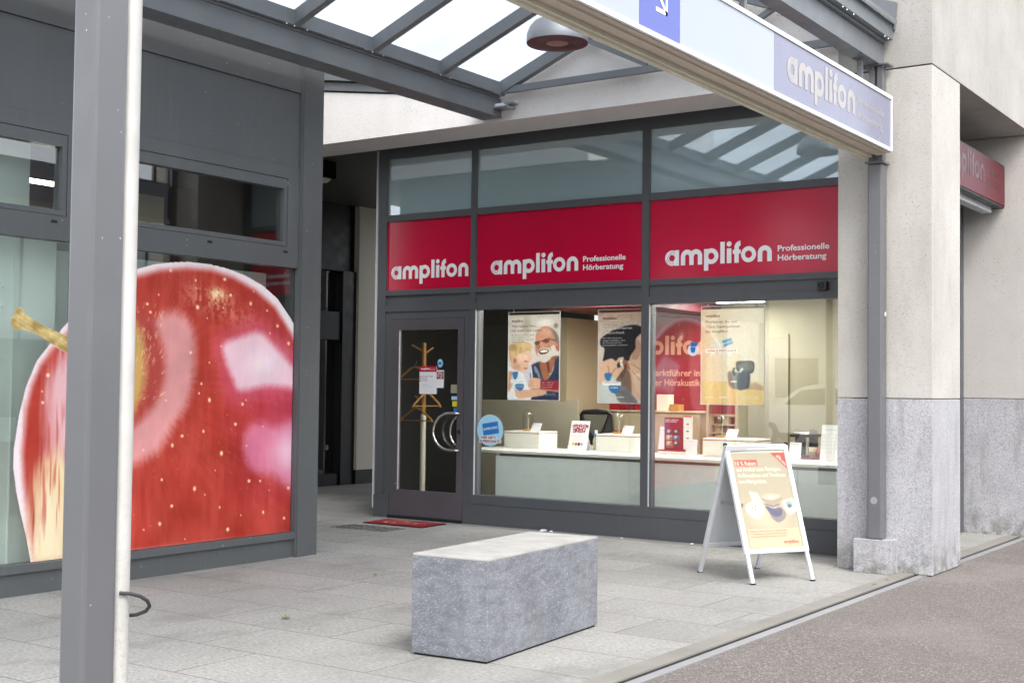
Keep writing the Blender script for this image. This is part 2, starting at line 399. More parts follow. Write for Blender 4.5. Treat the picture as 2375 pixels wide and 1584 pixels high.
        o = bpy.data.objects.new(name, me); col.objects.link(o)
        if parent is not None: o.parent = parent
        else: o.location = org
        ORG[o.name] = org
        return tag(o, label, cat, group, kind)
def B(*a): return MB().box(*a)

# text -> flat mesh laid on a plane: o = lower-left of baseline, ux = reading direction, uy = up
_tc = {}
def text_verts(txt, bold=0.0, spacing=1.0):
    key = (txt, bold, spacing)
    if key not in _tc:
        cu = bpy.data.curves.new('t', 'FONT'); cu.body = txt; cu.size = 1.0; cu.offset = bold; cu.fill_mode = 'FRONT'; cu.resolution_u = 3
        cu.space_character = spacing
        ob = bpy.data.objects.new('t', cu); col.objects.link(ob)
        dg = bpy.context.evaluated_depsgraph_get(); me = ob.evaluated_get(dg).to_mesh()
        vs = [tuple(v.co) for v in me.vertices]; fs = [tuple(p.vertices) for p in me.polygons]
        ob.evaluated_get(dg).to_mesh_clear(); bpy.data.objects.remove(ob); bpy.data.curves.remove(cu)
        _tc[key] = (vs, fs)
    return _tc[key]
def put_text(mb, txt, o, ux, uy, width=None, height=.7, bold=0.0, mi=0, spacing=1.0):
    vs, fs = text_verts(txt, bold, spacing)
    if not vs: return mb
    xs = [v[0] for v in vs]; x0, w = min(xs), max(xs) - min(xs)
    sy = height / .72                # height = cap height
    sx = (width / w) if width else sy
    o, ux, uy = Vector(o), Vector(ux), Vector(uy)
    return mb.add([o + ux * (v[0] - x0) * sx + uy * v[1] * sy for v in vs], fs, mi)

# the rounded brand lettering, 1.155 units wide, built from strokes (arcs and bars)
def logo(mb, o, ux, uy, k=1.0, mi=0, stripe_mi=None, n=20, lift=None):
    o, ux, uy = Vector(o), Vector(ux), Vector(uy); nn_ = ux.cross(uy) * .00025 * min(1.0, max(.3, k)); st_ = [0]
    def pt(x, z): return o + ux * (x * k) + uy * (z * k) + nn_ * st_[0]
    def quad(x0, x1, z0, z1, m=mi):
        st_[0] += 1
        mb.add([pt(x0, z0), pt(x1, z0), pt(x1, z1), pt(x0, z1)], [(0, 1, 2, 3)], m)
    def ring(cx, cz, R, r, a0=0, a1=360, m=mi, nn=n):
        st_[0] += 1
        vs = []; st = max(4, int(nn * abs(a1 - a0) / 180))
        for i in range(st + 1):
            a = math.radians(a0 + (a1 - a0) * i / st)
            vs += [pt(cx + R * math.cos(a), cz + R * math.sin(a)), pt(cx + r * math.cos(a), cz + r * math.sin(a))]
        mb.add(vs, [(2 * i, 2 * i + 2, 2 * i + 3, 2 * i + 1) for i in range(st)], m)
    s = .047; H = .0775
    ring(.083, H, H, .032)                              # a
    quad(.113, .161, 0, .155)
    if stripe_mi is not None:
        st_[0] += 1
        for dx in (.0, .020, .040, .060, .08):
            pl = []
            for i in range(13):
                z = -.004 + .165 * i / 12
                x = .012 + dx + .42 * (z - .03) + .9 * (z - .03) ** 2 * (1 if z > .03 else -1)
                d = math.hypot(x - .083, z - H)
                pl.append((x, z, .030 < d < .081 and x < .124))
            for (xa, za, ia), (xb, zb, ib) in zip(pl, pl[1:]):
                if ia and ib:
                    mb.add([pt(xa - .0021, za), pt(xa + .0021, za), pt(xb + .0021, zb), pt(xb - .0021, zb)], [(0, 1, 2, 3)], stripe_mi)
    st_[0] = 0
    x = .182; mr = .0685                                # m
    for cx in (x + mr, x + .234 - mr): ring(cx, .155 - mr, mr, mr - s, 0, 180)
    for q in (x, x + .0935, x + .234 - s): quad(q, q + s, 0, .155 - mr)
    st_[0] = 0
    ring(.436 + H, H, H, .034); quad(.436, .483, -.063, .150)   # p
    quad(.611, .658, 0, .212)                            # l
    quad(.681, .729, 0, .145); ring(.705, .187, .026, .0)  # i
    st_[0] = 0
    quad(.760, .807, 0, .150); ring(.760 + .068, .146, .068, .021, 95, 180); quad(.744, .826, .088, .128)  # f
    st_[0] = 0
    ring(.831 + H, H, H, .036)                           # o
    ring(1.005 + .072, .155 - .072, .072, .072 - s, 0, 180)
    quad(1.005, 1.005 + s, 0, .155 - .072); quad(1.149 - s, 1.149, 0, .155 - .072)
    return mb

# ------------------------------------------------------------------ painted prints (vertex colours on a fine grid)
def catmull(pts, k=6):
    out = []; n = len(pts); P = [np.array(p, float) for p in pts]
    for i in range(n):
        a, b, c, d = P[i - 1], P[i], P[(i + 1) % n], P[(i + 2) % n]
        for j in range(k):
            t = j / k
            out.append(.5 * ((2 * b) + (c - a) * t + (2 * a - 5 * b + 4 * c - d) * t * t + (3 * b - a - 3 * c + d) * t ** 3))
    return out
class Canvas:
    def __init__(s, x0, x1, y0, y1, nx, ny, bgc):      # drawing units as wished; y may run down (y0>y1)
        s.X, s.Y = np.meshgrid(np.linspace(x0, x1, nx), np.linspace(y0, y1, ny)); s.nx, s.ny = nx, ny
        s.c = np.zeros((ny, nx, 3)) + np.array(bgc, float)
    def noise(s, fx, fy, seed=0, octv=3):
        r = np.random.default_rng(seed); out = 0; amp = 1; tot = 0
        u = (s.X - s.X.min()) / (np.ptp(s.X)); v = (s.Y - s.Y.min()) / (np.ptp(s.Y))
        for o in range(octv):
            gx, gy = int(fx * 2 ** o) + 2, int(fy * 2 ** o) + 2; g = r.random((gy, gx))
            a, b = u * (gx - 1.001), v * (gy - 1.001); i, j = a.astype(int), b.astype(int); fa, fb = a - i, b - j
            fa = fa * fa * (3 - 2 * fa); fb = fb * fb * (3 - 2 * fb)
            out = out + amp * ((g[j, i] * (1 - fa) + g[j, i + 1] * fa) * (1 - fb) + (g[j + 1, i] * (1 - fa) + g[j + 1, i + 1] * fa) * fb)
            tot += amp; amp *= .5
        return out / tot
    def blend(s, m, colr, a=1.0):
        m = np.clip(m, 0, 1)[..., None] * a; s.c = s.c * (1 - m) + np.array(colr, float) * m; return s
    def pmask(s, pts, soft):
        ins = np.zeros(s.X.shape, bool); dist = np.full(s.X.shape, 1e9); n = len(pts)
        for i in range(n):
            (ax, ay), (bx, by) = pts[i], pts[(i + 1) % n]
            cond = ((ay > s.Y) != (by > s.Y)) & (s.X < (bx - ax) * (s.Y - ay) / ((by - ay) or 1e-9) + ax); ins ^= cond
            dx, dy = bx - ax, by - ay; L = dx * dx + dy * dy or 1e-12
            t = np.clip(((s.X - ax) * dx + (s.Y - ay) * dy) / L, 0, 1)
            dist = np.minimum(dist, np.hypot(s.X - ax - t * dx, s.Y - ay - t * dy))
        sd = np.where(ins, dist, -dist); return np.clip(sd / max(soft, 1e-9) + .5, 0, 1)
    def poly(s, pts, colr, soft=1, a=1.0, smooth=True, k=5):
        return s.blend(s.pmask(catmull(pts, k) if smooth else pts, soft), colr, a)
    def ell(s, cx, cy, rx, ry, colr, soft=.2, a=1.0, rot=0.0):
        c, n = math.cos(rot), math.sin(rot); u = (s.X - cx) * c + (s.Y - cy) * n; v = -(s.X - cx) * n + (s.Y - cy) * c
        d = np.hypot(u / rx, v / ry); return s.blend((1 - d) / soft + .5, colr, a)
    def rect(s, x0, x1, y0, y1, colr, a=1.0):
        return s.blend(((s.X >= min(x0, x1)) & (s.X <= max(x0, x1)) & (s.Y >= min(y0, y1)) & (s.Y <= max(y0, y1))) * 1.0, colr, a)
    def line(s, pts, w, colr, a=1.0, soft=.5):
        m = np.zeros(s.X.shape)
        for (ax, ay), (bx, by) in zip(pts, pts[1:]):
            dx, dy = bx - ax, by - ay; L = dx * dx + dy * dy or 1e-12
            t = np.clip(((s.X - ax) * dx + (s.Y - ay) * dy) / L, 0, 1)
            m = np.maximum(m, np.clip((w - np.hypot(s.X - ax - t * dx, s.Y - ay - t * dy)) / (w * soft) + .5, 0, 1))
        return s.blend(m, colr, a)
    def finish(s, sat=1.0, gain=1.0, passes=1, grain=0):
        for _ in range(passes):
            p = np.pad(s.c, ((1, 1), (1, 1), (0, 0)), 'edge')
            s.c = (p[:-2, 1:-1] + p[2:, 1:-1] + p[1:-1, :-2] + p[1:-1, 2:] + 2 * s.c) / 6
        l = s.c.mean(-1, keepdims=True); s.c = (l + (s.c - l) * sat) * gain
        if grain: s.c = s.c + (s.noise(s.nx // 3, s.ny // 3, 77, 2)[..., None] - .5) * grain
        return s
    def mesh(s, name, o, U, V, mat, parent, mask=None, thick=None):   # o = corner (0,0), U along x index, V along y index
        o, U, V = np.array(o, float), np.array(U, float), np.array(V, float)
        a, b = np.meshgrid(np.linspace(0, 1, s.nx), np.linspace(0, 1, s.ny))
        P = o + a[..., None] * U + b[..., None] * V
        if parent is not None: P = P - np.array(ORG[parent.name])
        idx = np.arange(s.nx * s.ny).reshape(s.ny, s.nx)
        q = np.stack([idx[:-1, :-1], idx[:-1, 1:], idx[1:, 1:], idx[1:, :-1]], -1)
        if mask is not None:
            q = q[mask[:-1, :-1] & mask[1:, 1:] & mask[:-1, 1:] & mask[1:, :-1]]
        q = q.reshape(-1, 4)
        used = np.unique(q); rem = -np.ones(s.nx * s.ny, int); rem[used] = np.arange(len(used)); q = rem[q]
        me = bpy.data.meshes.new(name); me.from_pydata(P.reshape(-1, 3)[used].tolist(), [], q.tolist())
        ca = me.color_attributes.new('Col', 'FLOAT_COLOR', 'POINT'); c = np.clip(s.c, 0, 255) / 255
        c = np.where(c <= .04045, c / 12.92, ((c + .055) / 1.055) ** 2.4).reshape(-1, 3)[used]
        ca.data.foreach_set('color', np.concatenate([c, np.ones((len(used), 1))], 1).astype(np.float32).ravel())
        me.materials.append(M[mat]); me.update()
        ob = bpy.data.objects.new(name, me); col.objects.link(ob)
        if parent is not None: ob.parent = parent; ORG[ob.name] = ORG[parent.name]
        return ob
X1, Y1, Z1 = Vector((1, 0, 0)), Vector((0, 1, 0)), Vector((0, 0, 1))

# ------------------------------------------------------------------ ground
g = MB(); g.box(-30, -3.471, -9, 30, -.25, 0); g.box(-3.4705, -3.2, 14.311, 30, -.25, 0); g.build('pavement', 'paving_stone', kind='structure')
g = MB(); g.box(-3.2375, 120, -120, 140, -.3, -.008); g.box(-120, -30.0, -120, 140, -.3, -.02); g.box(-30, -3.238, -120, -9.0, -.3, -.008); g.box(-30, -3.238, 30, 140, -.3, -.008); g.build('road', 'asphalt', kind='structure')
g = MB(); g.box(-3.47, -3.338, -9, 14.31, -.2, .003)      # stone lip of the slot drain
g.box(-3.338, -3.302, -9, 14.31, -.2, -.007, 2)
g.box(-3.302, -3.238, -9, 14.31, -.2, -.003, 1)
g.build('kerb_strip', ['kerb_grey', 'galv_strip', 'rubber'], kind='structure')

# ------------------------------------------------------------------ concrete building
bld = thing('concrete_building', 'pale rough concrete building with granite plinth behind the glass canopy', 'building', (-3.6, 12.5, 0))
FY = 10.76
m = MB()      # left gable wall above the shop front
m.prism([(-14, FY, 4.23), (-4.0, FY, 4.23), (-4.0, FY, 4.78), (-5.53, FY, 5.38), (-7.55, FY, 4.58), (-8.2, FY, 4.56), (-10.0, FY, 4.82), (-14, FY, 5.4)], (0, .6, 0))
m.build('gable_wall', 'stucco_white', bld)
B(-14, -4.0, FY + .601, 11.62, 4.30, 4.6).build('lintel', 'soffit_concrete', bld)
m = MB(); m.box(-4.0, -3.19, FY, 11.58, 1.453, 4.232); m.build('column', 'stucco_front', bld, bevel=.006)
m = MB(); m.box(-4.0, -3.19, FY, 11.58, 0, 1.445); m.build('column_plinth', 'granite', bld, bevel=.004)
m = MB(); m.box(-4.0, -3.19, FY, 14.311, 4.245, 7.6); m.box(-4.6, -3.19, 14.311, 20, 4.245, 7.6); m.box(-4.6, -4.0, 11.62, 14.311, 4.245, 7.6)
m.build('upper_wall', 'stucco_upper', bld)
m = MB(); m.box(-4.6, -3.19, 14.312, 16, 1.453, 4.24); m.build('rear_wall', 'rear_stucco', bld)
m = MB(); m.box(-4.6, -3.19, 14.312, 16, 0, 1.445); m.build('rear_plinth', 'granite', bld)
m = MB(); m.box(-4.0, -3.935, 11.6, 14.311, 0, 4.24); m.box(-3.935, -3.905, 14.2, 14.309, .02, 3.5); m.box(-3.935, -3.905, 11.6, 11.7, .02, 3.5)
m.build('side_window_frame', 'anthracite_dark', bld)
B(-3.52, -3.44, 12.1, 12.16, 4.13, 4.244).build('soffit_bracket', 'zinc', bld)
m = MB(); m.prism([(-10.0, FY - .02, 4.84), (-8.2, FY - .02, 4.58), (-8.2, FY - .02, 4.66), (-10, FY - .02, 4.93), (-14, FY - .02, 5.5), (-14, FY - .02, 5.42)], (0, .66, 0))
m.prism([(-10.0, FY - .06, 4.95), (-8.2, FY - .06, 4.67), (-8.2, FY - .06, 4.80), (-10, FY - .06, 5.10), (-14, FY - .06, 5.7), (-14, FY - .06, 5.54)], (0, .7, 0))
m.build('roof_edge_trim', 'canopy_paint', bld)
# passage beside the shop
m = MB(); m.box(-13.6, -9.9, 11.42, 17, 4.272, 4.33); m.build('slatted_ceiling', 'slat_ceiling', bld)
m = MB(); m.box(-13.5, -13.2, 15.0, 17.2, .22, 4.27); m.build('passage_wall', 'warm_white', bld)
m = MB(); m.box(-13.48, -13.21, 15.0, 17.2, 0, .22); m.build('skirting', 'black_paint', bld)
m = MB(); m.box(-13.6, -13.3, 8.7, 15.0, 3.25, 4.27); m.box(-13.6, -13.25, 14.7, 15.0, 0, 3.25); m.box(-13.6, -13.25, 8.7, 8.9, 0, 3.25)
m.box(-13.6, -13.28, 8.9, 14.7, 0, .18); m.box(-13.6, -13.28, 8.9, 14.7, 2.2, 2.62); m.box(-13.6, -13.27, 13.0, 13.12, .18, 2.2)
m.build('passage_door_frame', 'black_paint', bld)
B(-13.42, -13.41, 8.9, 14.7, .18, 3.25).build('passage_glazing', 'window_glass', bld)
m = MB(); m.box(-16.5, -13.6, 8.5, 17.2, 0, .01, 0); m.box(-16.5, -16.4, 8.5, 17.2, 0, 4.2, 0); m.box(-14.6, -14.5, 13.7, 14.3, 0.3, 3.1, 1); m.box(-15.2, -15.1, 12.2, 13.6, 1.0, 3.2, 2); m.box(-16.5, -13.6, 8.4, 8.5, 0, 4.2, 0); m.box(-16.5, -13.6, 17.2, 17.3, 0, 4.2, 0); m.box(-16.5, -13.6, 8.5, 17.2, 4.2, 4.3, 0)
m.build('passage_room', ['brown_wood', 'timber', 'grey_partition'], bld)
B(-13.19, -13.17, 14.28, 14.34, .55, .62).build('door_knob', 'steel', bld)
m = MB(); m.prism([(-9.83, 11.5, 0), (-9.83, 11.6, 0), (-10.8, 12.95, 0), (-10.93, 12.88, 0)], (0, 0, 4.27)); m.box(-10.93, -10.83, 12.9, 17.2, 0, 4.27)
m.build('splayed_wall', 'charcoal', bld)
lamp = thing('passage_lamp', 'small black ceiling lamp with pale cover in the dark passage', 'lamp', (-10.98, 11.78, 4.12))
MB().box(-11.1, -10.87, 11.65, 11.9, 4.06, 4.27).build('housing', 'black_paint', lamp, bevel=.01)
MB().lathe([(.0, -.05), (.06, -.045), (.1, -.01), (.1, .0)], (-10.985, 11.775, 4.06), 20).build('diffuser', 'warm_white', lamp)

# ------------------------------------------------------------------ shop front (plane y = 11.5)
sf = thing('shop_front', 'dark grey framed shop front with red name panels and big display windows', 'shop front', (-7.0, 11.5, 0))
FR = 11.5
fr = MB()
for a, b in ((-9.83, -9.71), (-8.49, -8.42), (-6.333, -6.25), (-4.12, -4.02)): fr.box(a, b, FR, 11.66, .0 if a < -9 else .22, 4.3)
for a, b in ((-9.71, -8.49), (-8.42, -6.333), (-6.25, -4.12)):
    fr.box(a, b, 11.503, 11.64, 4.14, 4.3); fr.box(a, b, 11.503, 11.64, 3.41, 3.485)
    fr.box(a, b, 11.503, 11.64, 2.55, 2.61); fr.box(a, b, 11.525, 11.63, 2.435, 2.55); fr.box(a, b, 11.503, 11.64, 2.363, 2.435)
for a, b in ((-8.42, -6.333), (-6.25, -4.12)): fr.box(a, b, 11.503, 11.64, .225, .325)
fr.box(-9.71, -8.49, 11.515, 11.63, 2.276, 2.363); fr.box(-9.71, -9.622, 11.515, 11.63, .25, 2.276); fr.box(-8.568, -8.49, 11.515, 11.63, .22, 2.276)
fr.build('frame', 'anthracite_dark', sf)
m = MB(); m.box(-8.568, -4.02, 11.507, 11.62, 0, .222); m.box(-9.84, -9.622, 11.49, 11.62, 0, .25); m.build('base_panel', 'anthracite_dark', sf, bevel=.003)
for x in (-8.418, -6.248): B(x, x + .008, 11.506, 11.52, .327, 2.361).build('glazing_trim', 'alu', sf)
B(-9.86, -9.842, 11.49, 11.53, .1, 4.25).build('corner_trim', 'alu', sf)
for i, (a, b) in enumerate(((-9.71, -8.49), (-8.42, -6.333), (-6.25, -4.12))):
    B(a, b, 11.535, 11.6, 3.485, 4.14).build('frosted_pane', 'frosted_glass', sf)
    rp = B(a, b, 11.53, 11.6, 2.61, 3.41).build('name_panel', 'red_panel', sf)
    lt = MB(); y = 11.528
    k = (1.125 / 1.155, .985, 1.0)[i]; x0 = (-9.652, -8.232, -6.082)[i] - .004
    logo(lt, (x0, y, 2.738), X1, Z1, k, 0, 1, lift=(0, -.002, 0))
    if i:
        xt = (-7.045, -4.878)[i - 1]; w = .51
        put_text(lt, 'Professionelle', (xt, y, 2.830), X1, Z1, w, .056, .022)
        put_text(lt, 'Hörberatung', (xt, y, 2.741), X1, Z1, w * .945, .056, .022)
    lt.build('lettering', ['letter_white', 'red_panel'], rp)
    if i: B(a, b, 11.55, 11.562, .325, 2.363).build('window_pane', 'shop_glass', sf)
# the door
dr = MB(); dr.box(-9.618, -9.51, 11.505, 11.56, .03, 2.272); dr.box(-8.655, -8.572, 11.505, 11.56, .03, 2.272)
dr.box(-9.51, -8.655, 11.505, 11.56, 2.15, 2.272); dr.box(-9.51, -8.655, 11.505, 11.56, .03, .325)
door = dr.build('door', 'door_paint', sf)
B(-9.51, -8.655, 11.525, 11.535, .325, 2.15).build('door_glass', 'shop_glass', door)
m = MB(); m.box(-9.508, -9.497, 11.515, 11.524, .327, 2.148); m.build('glazing_bead', 'alu', door)
B(-9.618, -8.572, 11.47, 11.56, .0, .025).build('threshold', 'rubber', door)
hd = MB(); pts = []
for i in range(25):
    a = math.radians(90 + 180 * i / 24); pts.append((-8.70 + .235 * math.cos(a), 11.44, 1.007 + .205 * math.sin(a)))
hd.tube([(-8.60, 11.50, 1.212), (-8.60, 11.45, 1.212), (-8.64, 11.44, 1.212)] + pts + [(-8.64, 11.44, .802), (-8.60, 11.45, .802), (-8.60, 11.50, .802)], .0135, 12)
hd.build('handle', 'steel', door)
hd = MB(); pts = [(-8.66 + .16 * math.cos(math.radians(90 + 180 * i / 20)), 11.60, 1.007 + .18 * math.sin(math.radians(90 + 180 * i / 20))) for i in range(21)]
hd.tube(pts, .011, 10); hd.build('inner_handle', 'steel', door)
MB().cyl((-8.605, 11.505, 1.01), (-8.605, 11.478, 1.01), .022, 16).build('lock', 'steel', door)

vt = thing('air_sensor', 'small square dark box with three curved slots above the right window', 'sensor', (-4.417, 11.49, 2.44))
MB().box(-4.462, -4.37, 11.455, 11.524, 2.437, 2.523).build('housing', 'charcoal', vt, bevel=.006)
m = MB()
for k in range(3):
    a0 = k * 120
    vs = []
    for i in range(9):
        a = math.radians(a0 + 95 * i / 8)
        vs += [(-4.416 + .03 * math.cos(a), 11.4535, 2.48 + .03 * math.sin(a)), (-4.416 + .013 * math.cos(a), 11.4535, 2.48 + .013 * math.sin(a))]
    m.add(vs, [(2 * i, 2 * i + 2, 2 * i + 3, 2 * i + 1) for i in range(8)])
m.build('slots', 'rubber', vt)

# ------------------------------------------------------------------ left building front (plane x = -8)
lf = thing('metal_clad_front', 'grey metal clad building front with wide window on the left', 'shop front', (-8, 6.5, 0))
fr = MB()
YS = ((4.7, 6.02), (6.14, 8.284))
fr.box(-8.16, -7.985, 8.284, 8.56, 0, 4.5); fr.box(-7.985, -7.975, 8.30, 8.40, 0, 4.5)
fr.box(-8.16, -8.0, 6.02, 6.14, 0.162, 4.5); fr.box(-8.16, -7.985, 4.56, 4.7, 0, 4.5)
for a, b in YS:
    fr.box(-8.12, -7.99, a, b, .162, .221)
    fr.box(-8.12, -8.002, a, b, 2.53, 2.707)
    fr.box(-8.12, -8.002, a, b, 3.305, 3.418)
    fr.box(-8.12, -7.998, a, b, 4.082, 4.20)
    fr.box(-8.12, -8.03, a, b, 4.2, 4.5)
    fr.box(-8.12, -8.002, b - .14, b - .0, 2.707, 3.305); fr.box(-8.12, -8.002, a, a + .14, 2.707, 3.305)
fr.build('frame', 'anthracite', lf)
for a, b in YS:
    B(-8.12, -8.02, a, b, 0, .161).build('base_panel', 'anthracite', lf)
    B(-8.12, -8.012, a, b, 3.421, 4.076).build('spandrel_panel', 'anthracite', lf)
    h = MB(); y0, y1 = a + .145, b - .145
    h.box(-8.1, -8.006, y0, y1, 2.711, 2.748); h.box(-8.1, -8.006, y0, y1, 3.213, 3.30); h.box(-8.1, -8.006, y0, y0 + .04, 2.748, 3.213); h.box(-8.1, -8.006, y1 - .04, y1, 2.748, 3.213)
    hw = h.build('tilting_window', 'anthracite', lf)
    B(-8.05, -8.042, y0 + .04, y1 - .04, 2.748, 3.213).build('pane', 'window_glass', hw)
    B(-8.046, -8.038, a, b, .221, 2.53).build('window_pane', 'window_glass', lf)
for y in (4.9, 5.75, 6.47, 7.23, 8.1): B(-8.003, -7.999, y, y + .05, 2.652, 2.672).build('drain_cap', 'rubber', lf)
m = MB(); m.box(-14, -8.9, 4.6, 8.4, 4.55, 7.2); m.build('added_upper_volume', 'rear_stucco', lf)  # unseen volume added to even out the reflection in the frosted panes
rm = thing('left_interior', 'dim room with pale shelf and reflection boards behind the left window', 'room', (-9, 6, 0))
m = MB(); m.box(-12, -8.13, 4.7, 8.5, -.02, .012, 2); m.box(-12, -11.9, 4.7, 8.5, 0, 4.3, 0); m.box(-12, -8.161, 4.6, 4.7, 0, 4.3, 0); m.box(-12, -8.17, 8.5, 8.56, 0, 4.5, 0); m.box(-12, -8.13, 4.7, 8.5, 3.9, 4.3, 1)
m.build('walls', ['dark_wall', 'charcoal', 'floor_brown'], rm)
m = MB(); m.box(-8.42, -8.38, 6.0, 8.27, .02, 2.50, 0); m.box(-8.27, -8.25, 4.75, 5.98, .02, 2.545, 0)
m.box(-8.36, -8.34, 4.75, 5.80, 2.56, 3.3, 0)  # left-hand boards added to stand in for pale reflections in the panes
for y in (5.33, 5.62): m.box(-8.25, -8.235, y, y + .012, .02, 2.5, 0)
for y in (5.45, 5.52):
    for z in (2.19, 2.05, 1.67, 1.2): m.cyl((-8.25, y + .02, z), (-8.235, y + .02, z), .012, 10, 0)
m.build('shelf_reflection_boards', 'pale_green_panel', rm)
m = MB(); m.box(-9.6, -9.5, 5.0, 8.4, .02, 3.35, 0); m.build('timber_partition', 'brown_wood', rm)
m = MB(); m.box(-8.72, -8.68, 5.98, 6.27, 3.04, 3.07); m.build('tube_lamp', 'tube_glow', rm)
m = MB(); m.box(-8.9, -8.86, 7.1, 7.5, 2.86, 3.12, 0); m.build('wall_box', 'beige_wall', rm)
# apple sticker on the two panes, drawn in (y, z) metres
def apple():
    cv = Canvas(5.38, 8.275, 2.53, .225, 430, 350, (196, 58, 52))
    Y, Z = cv.X, cv.Y
    nz = cv.noise(6, 6, 1); fib = cv.noise(60, 8, 2); fine = cv.noise(120, 100, 3, 2)
    outer = [(5.671, .22), (5.63, .4), (5.584, .562), (5.543, .721), (5.515, .88), (5.513, 1.037), (5.545, 1.263), (5.598, 1.472), (5.678, 1.652), (5.792, 1.79), (5.87, 1.88), (6.02, 2.03), (6.25, 2.22), (6.554, 2.388), (6.711, 2.436), (6.888, 2.468), (7.071, 2.487), (7.26, 2.489), (7.471, 2.47), (7.69, 2.426), (7.9, 2.353), (8.081, 2.25), (8.24, 2.091), (8.4, 1.9), (8.4, .2)]
    inner = [(5.71, .22), (5.673, .397), (5.625, .663), (5.600, .823), (5.585, 1.003), (5.609, 1.314), (5.647, 1.472), (5.715, 1.621), (5.81, 1.74), (5.93, 1.86), (6.2, 2.12), (6.555, 2.325), (6.771, 2.39), (7.041, 2.43), (7.309, 2.437), (7.556, 2.395), (7.814, 2.305), (8.047, 2.17), (8.243, 1.96), (8.42, 1.7), (8.42, .2)]
    cv.c[:] = (238, 226, 230)
    mi = cv.pmask(inner, .07); mi = mi * mi * (3 - 2 * mi)
    red = np.array((178, 60, 48.)); rose = np.array((178, 50, 68.))
    k = np.clip((Z - 1.5) * .0 + np.exp(-((Y - 8.15) ** 2 / .25 + (Z - 1.3) ** 2 / .5)), 0, 1)[..., None]
    base = red * (1 - k) + rose * k
    base = base * (.93 + .14 * nz[..., None]) + (fib[..., None] - .5) * 22
    cv.c = cv.c * (1 - mi[..., None]) + base * mi[..., None]
    # bloom of the skin: long soft streaks running with the form
    ang = np.arctan2(Z - 1.5, Y - 6.55); rad = np.hypot(Y - 6.55, Z - 1.5)
    rr = np.random.default_rng(21); g1 = rr.random((9, 260)); u = (ang + math.pi) / (2 * math.pi) * 258; v = np.clip(rad / 2.2, 0, .999) * 7.99
    i, j = u.astype(int), v.astype(int); fu, fv = u - i, v - j; fv = fv * fv * (3 - 2 * fv)
    st = (g1[j, i] * (1 - fu) + g1[j, i + 1] * fu) * (1 - fv) + (g1[j + 1, i] * (1 - fu) + g1[j + 1, i + 1] * fu) * fv
    cv.c = cv.c + ((st - .5) * 9 * mi)[..., None] * np.array((.7, 1.0, .8))
    arc = np.exp(-((np.hypot((Y - 7.05) / 1.12, (Z - 1.2) / 1.0) - .99) / .12) ** 2) * np.clip((Z - 1.9) * 2.5, 0, 1) * np.clip((Y - 6.9) * 2.5, 0, 1)
    cv.blend(arc * np.clip((fine * .6 + fib * .5 - .5) * 5, 0, 1), (244, 196, 160), .75)
    cv.blend(np.exp(-(((Y - 7.38) / .10) ** 2 + ((Z - 2.24) / .05) ** 2)) * np.clip(fine * 2, 0, 1), (252, 226, 176), .95)
    def soft(pts, s1, edge, colr, a):
        m = cv.pmask(catmull(pts), s1); m = m * m * (3 - 2 * m)
        cv.blend(np.clip(m + (.55 * fine + .3 * fib + .4 * st - .62) * edge * 2.2 * m * (1 - m), 0, 1), colr, a)
    P1_ = (224, 162, 162)
    soft([(6.74, 1.99), (6.93, 2.08), (7.13, 1.96), (7.15, 1.60), (7.09, 1.36), (6.96, 1.18), (6.76, .95), (6.40, .86), (6.45, 1.10), (6.70, 1.30), (6.82, 1.50), (6.82, 1.76)], .15, .8, P1_, .88)
    soft([(6.5, 2.02), (6.68, 2.0), (6.78, 1.75), (6.80, 1.5), (6.7, 1.34), (6.5, 1.2), (6.40, 1.6)], .13, .8, (176, 74, 70), .75)
    soft([(6.45, 1.98), (6.60, 1.92), (6.66, 1.66), (6.64, 1.45), (6.55, 1.28), (6.45, 1.2), (6.40, 1.6)], .12, 2.0, (214, 182, 104), .85)
    r_ = np.random.default_rng(31)
    for i in range(46):
        y_, z_ = r_.uniform(6.56, 6.82), r_.uniform(1.35, 2.1); t_ = math.atan2(z_ - 1.25, y_ - 6.48); L = r_.uniform(.01, .05)
        cv.line([(y_, z_), (y_ + math.cos(t_) * L, z_ + math.sin(t_) * L)], .0035, (242, 214, 168), r_.uniform(.3, .8))
    soft([(7.38, 1.88), (7.6, 2.0), (7.859, 2.06), (8.04, 1.97), (8.2, 1.87), (8.4, 1.72), (8.4, 1.36), (8.01, 1.40), (7.60, 1.32), (7.47, 1.45), (7.40, 1.68)], .2, 1.5, (206, 84, 112), .6)
    soft([(7.46, 1.83), (7.64, 1.90), (7.86, 1.95), (8.0, 1.87), (8.148, 1.76), (8.36, 1.60), (8.38, 1.47), (8.01, 1.50), (7.66, 1.455), (7.57, 1.55), (7.49, 1.69)], .10, .8, (232, 194, 206), .97)
    cv.blend(np.exp(-(((Y - 7.93) / .22) ** 2 + ((Z - 1.69) / .14) ** 2)), (242, 220, 228), .85)
    soft([(7.70, 1.04), (7.77, 1.15), (7.93, 1.18), (8.1, 1.14), (8.4, 1.2), (8.4, .60), (8.24, .62), (8.054, .73), (7.82, .77), (7.72, .9)], .13, 1.0, (216, 122, 154), .88)
    cv.blend(np.exp(-(((Y - 8.26) / .22) ** 2 + ((Z - .92) / .19) ** 2)), (238, 204, 220), .85)
    vs = cv.noise(150, 7, 14, 2); vs2 = cv.noise(90, 14, 15, 3)
    cv.c = cv.c + ((vs2 - .5) * 9 * mi)[..., None] * np.array((.8, 1.0, .9)) + ((cv.noise(9, 9, 16) - .5) * 34 * mi)[..., None] * np.array((1.0, .6, .6))
    def streaky(pts, s1, colr, a, gain=1.6):
        m = cv.pmask(catmull(pts), s1); cv.blend(np.clip(m * 1.1 + (vs - .5) * gain * (1 - np.abs(2 * m - 1)) - .05, 0, 1), colr, a)
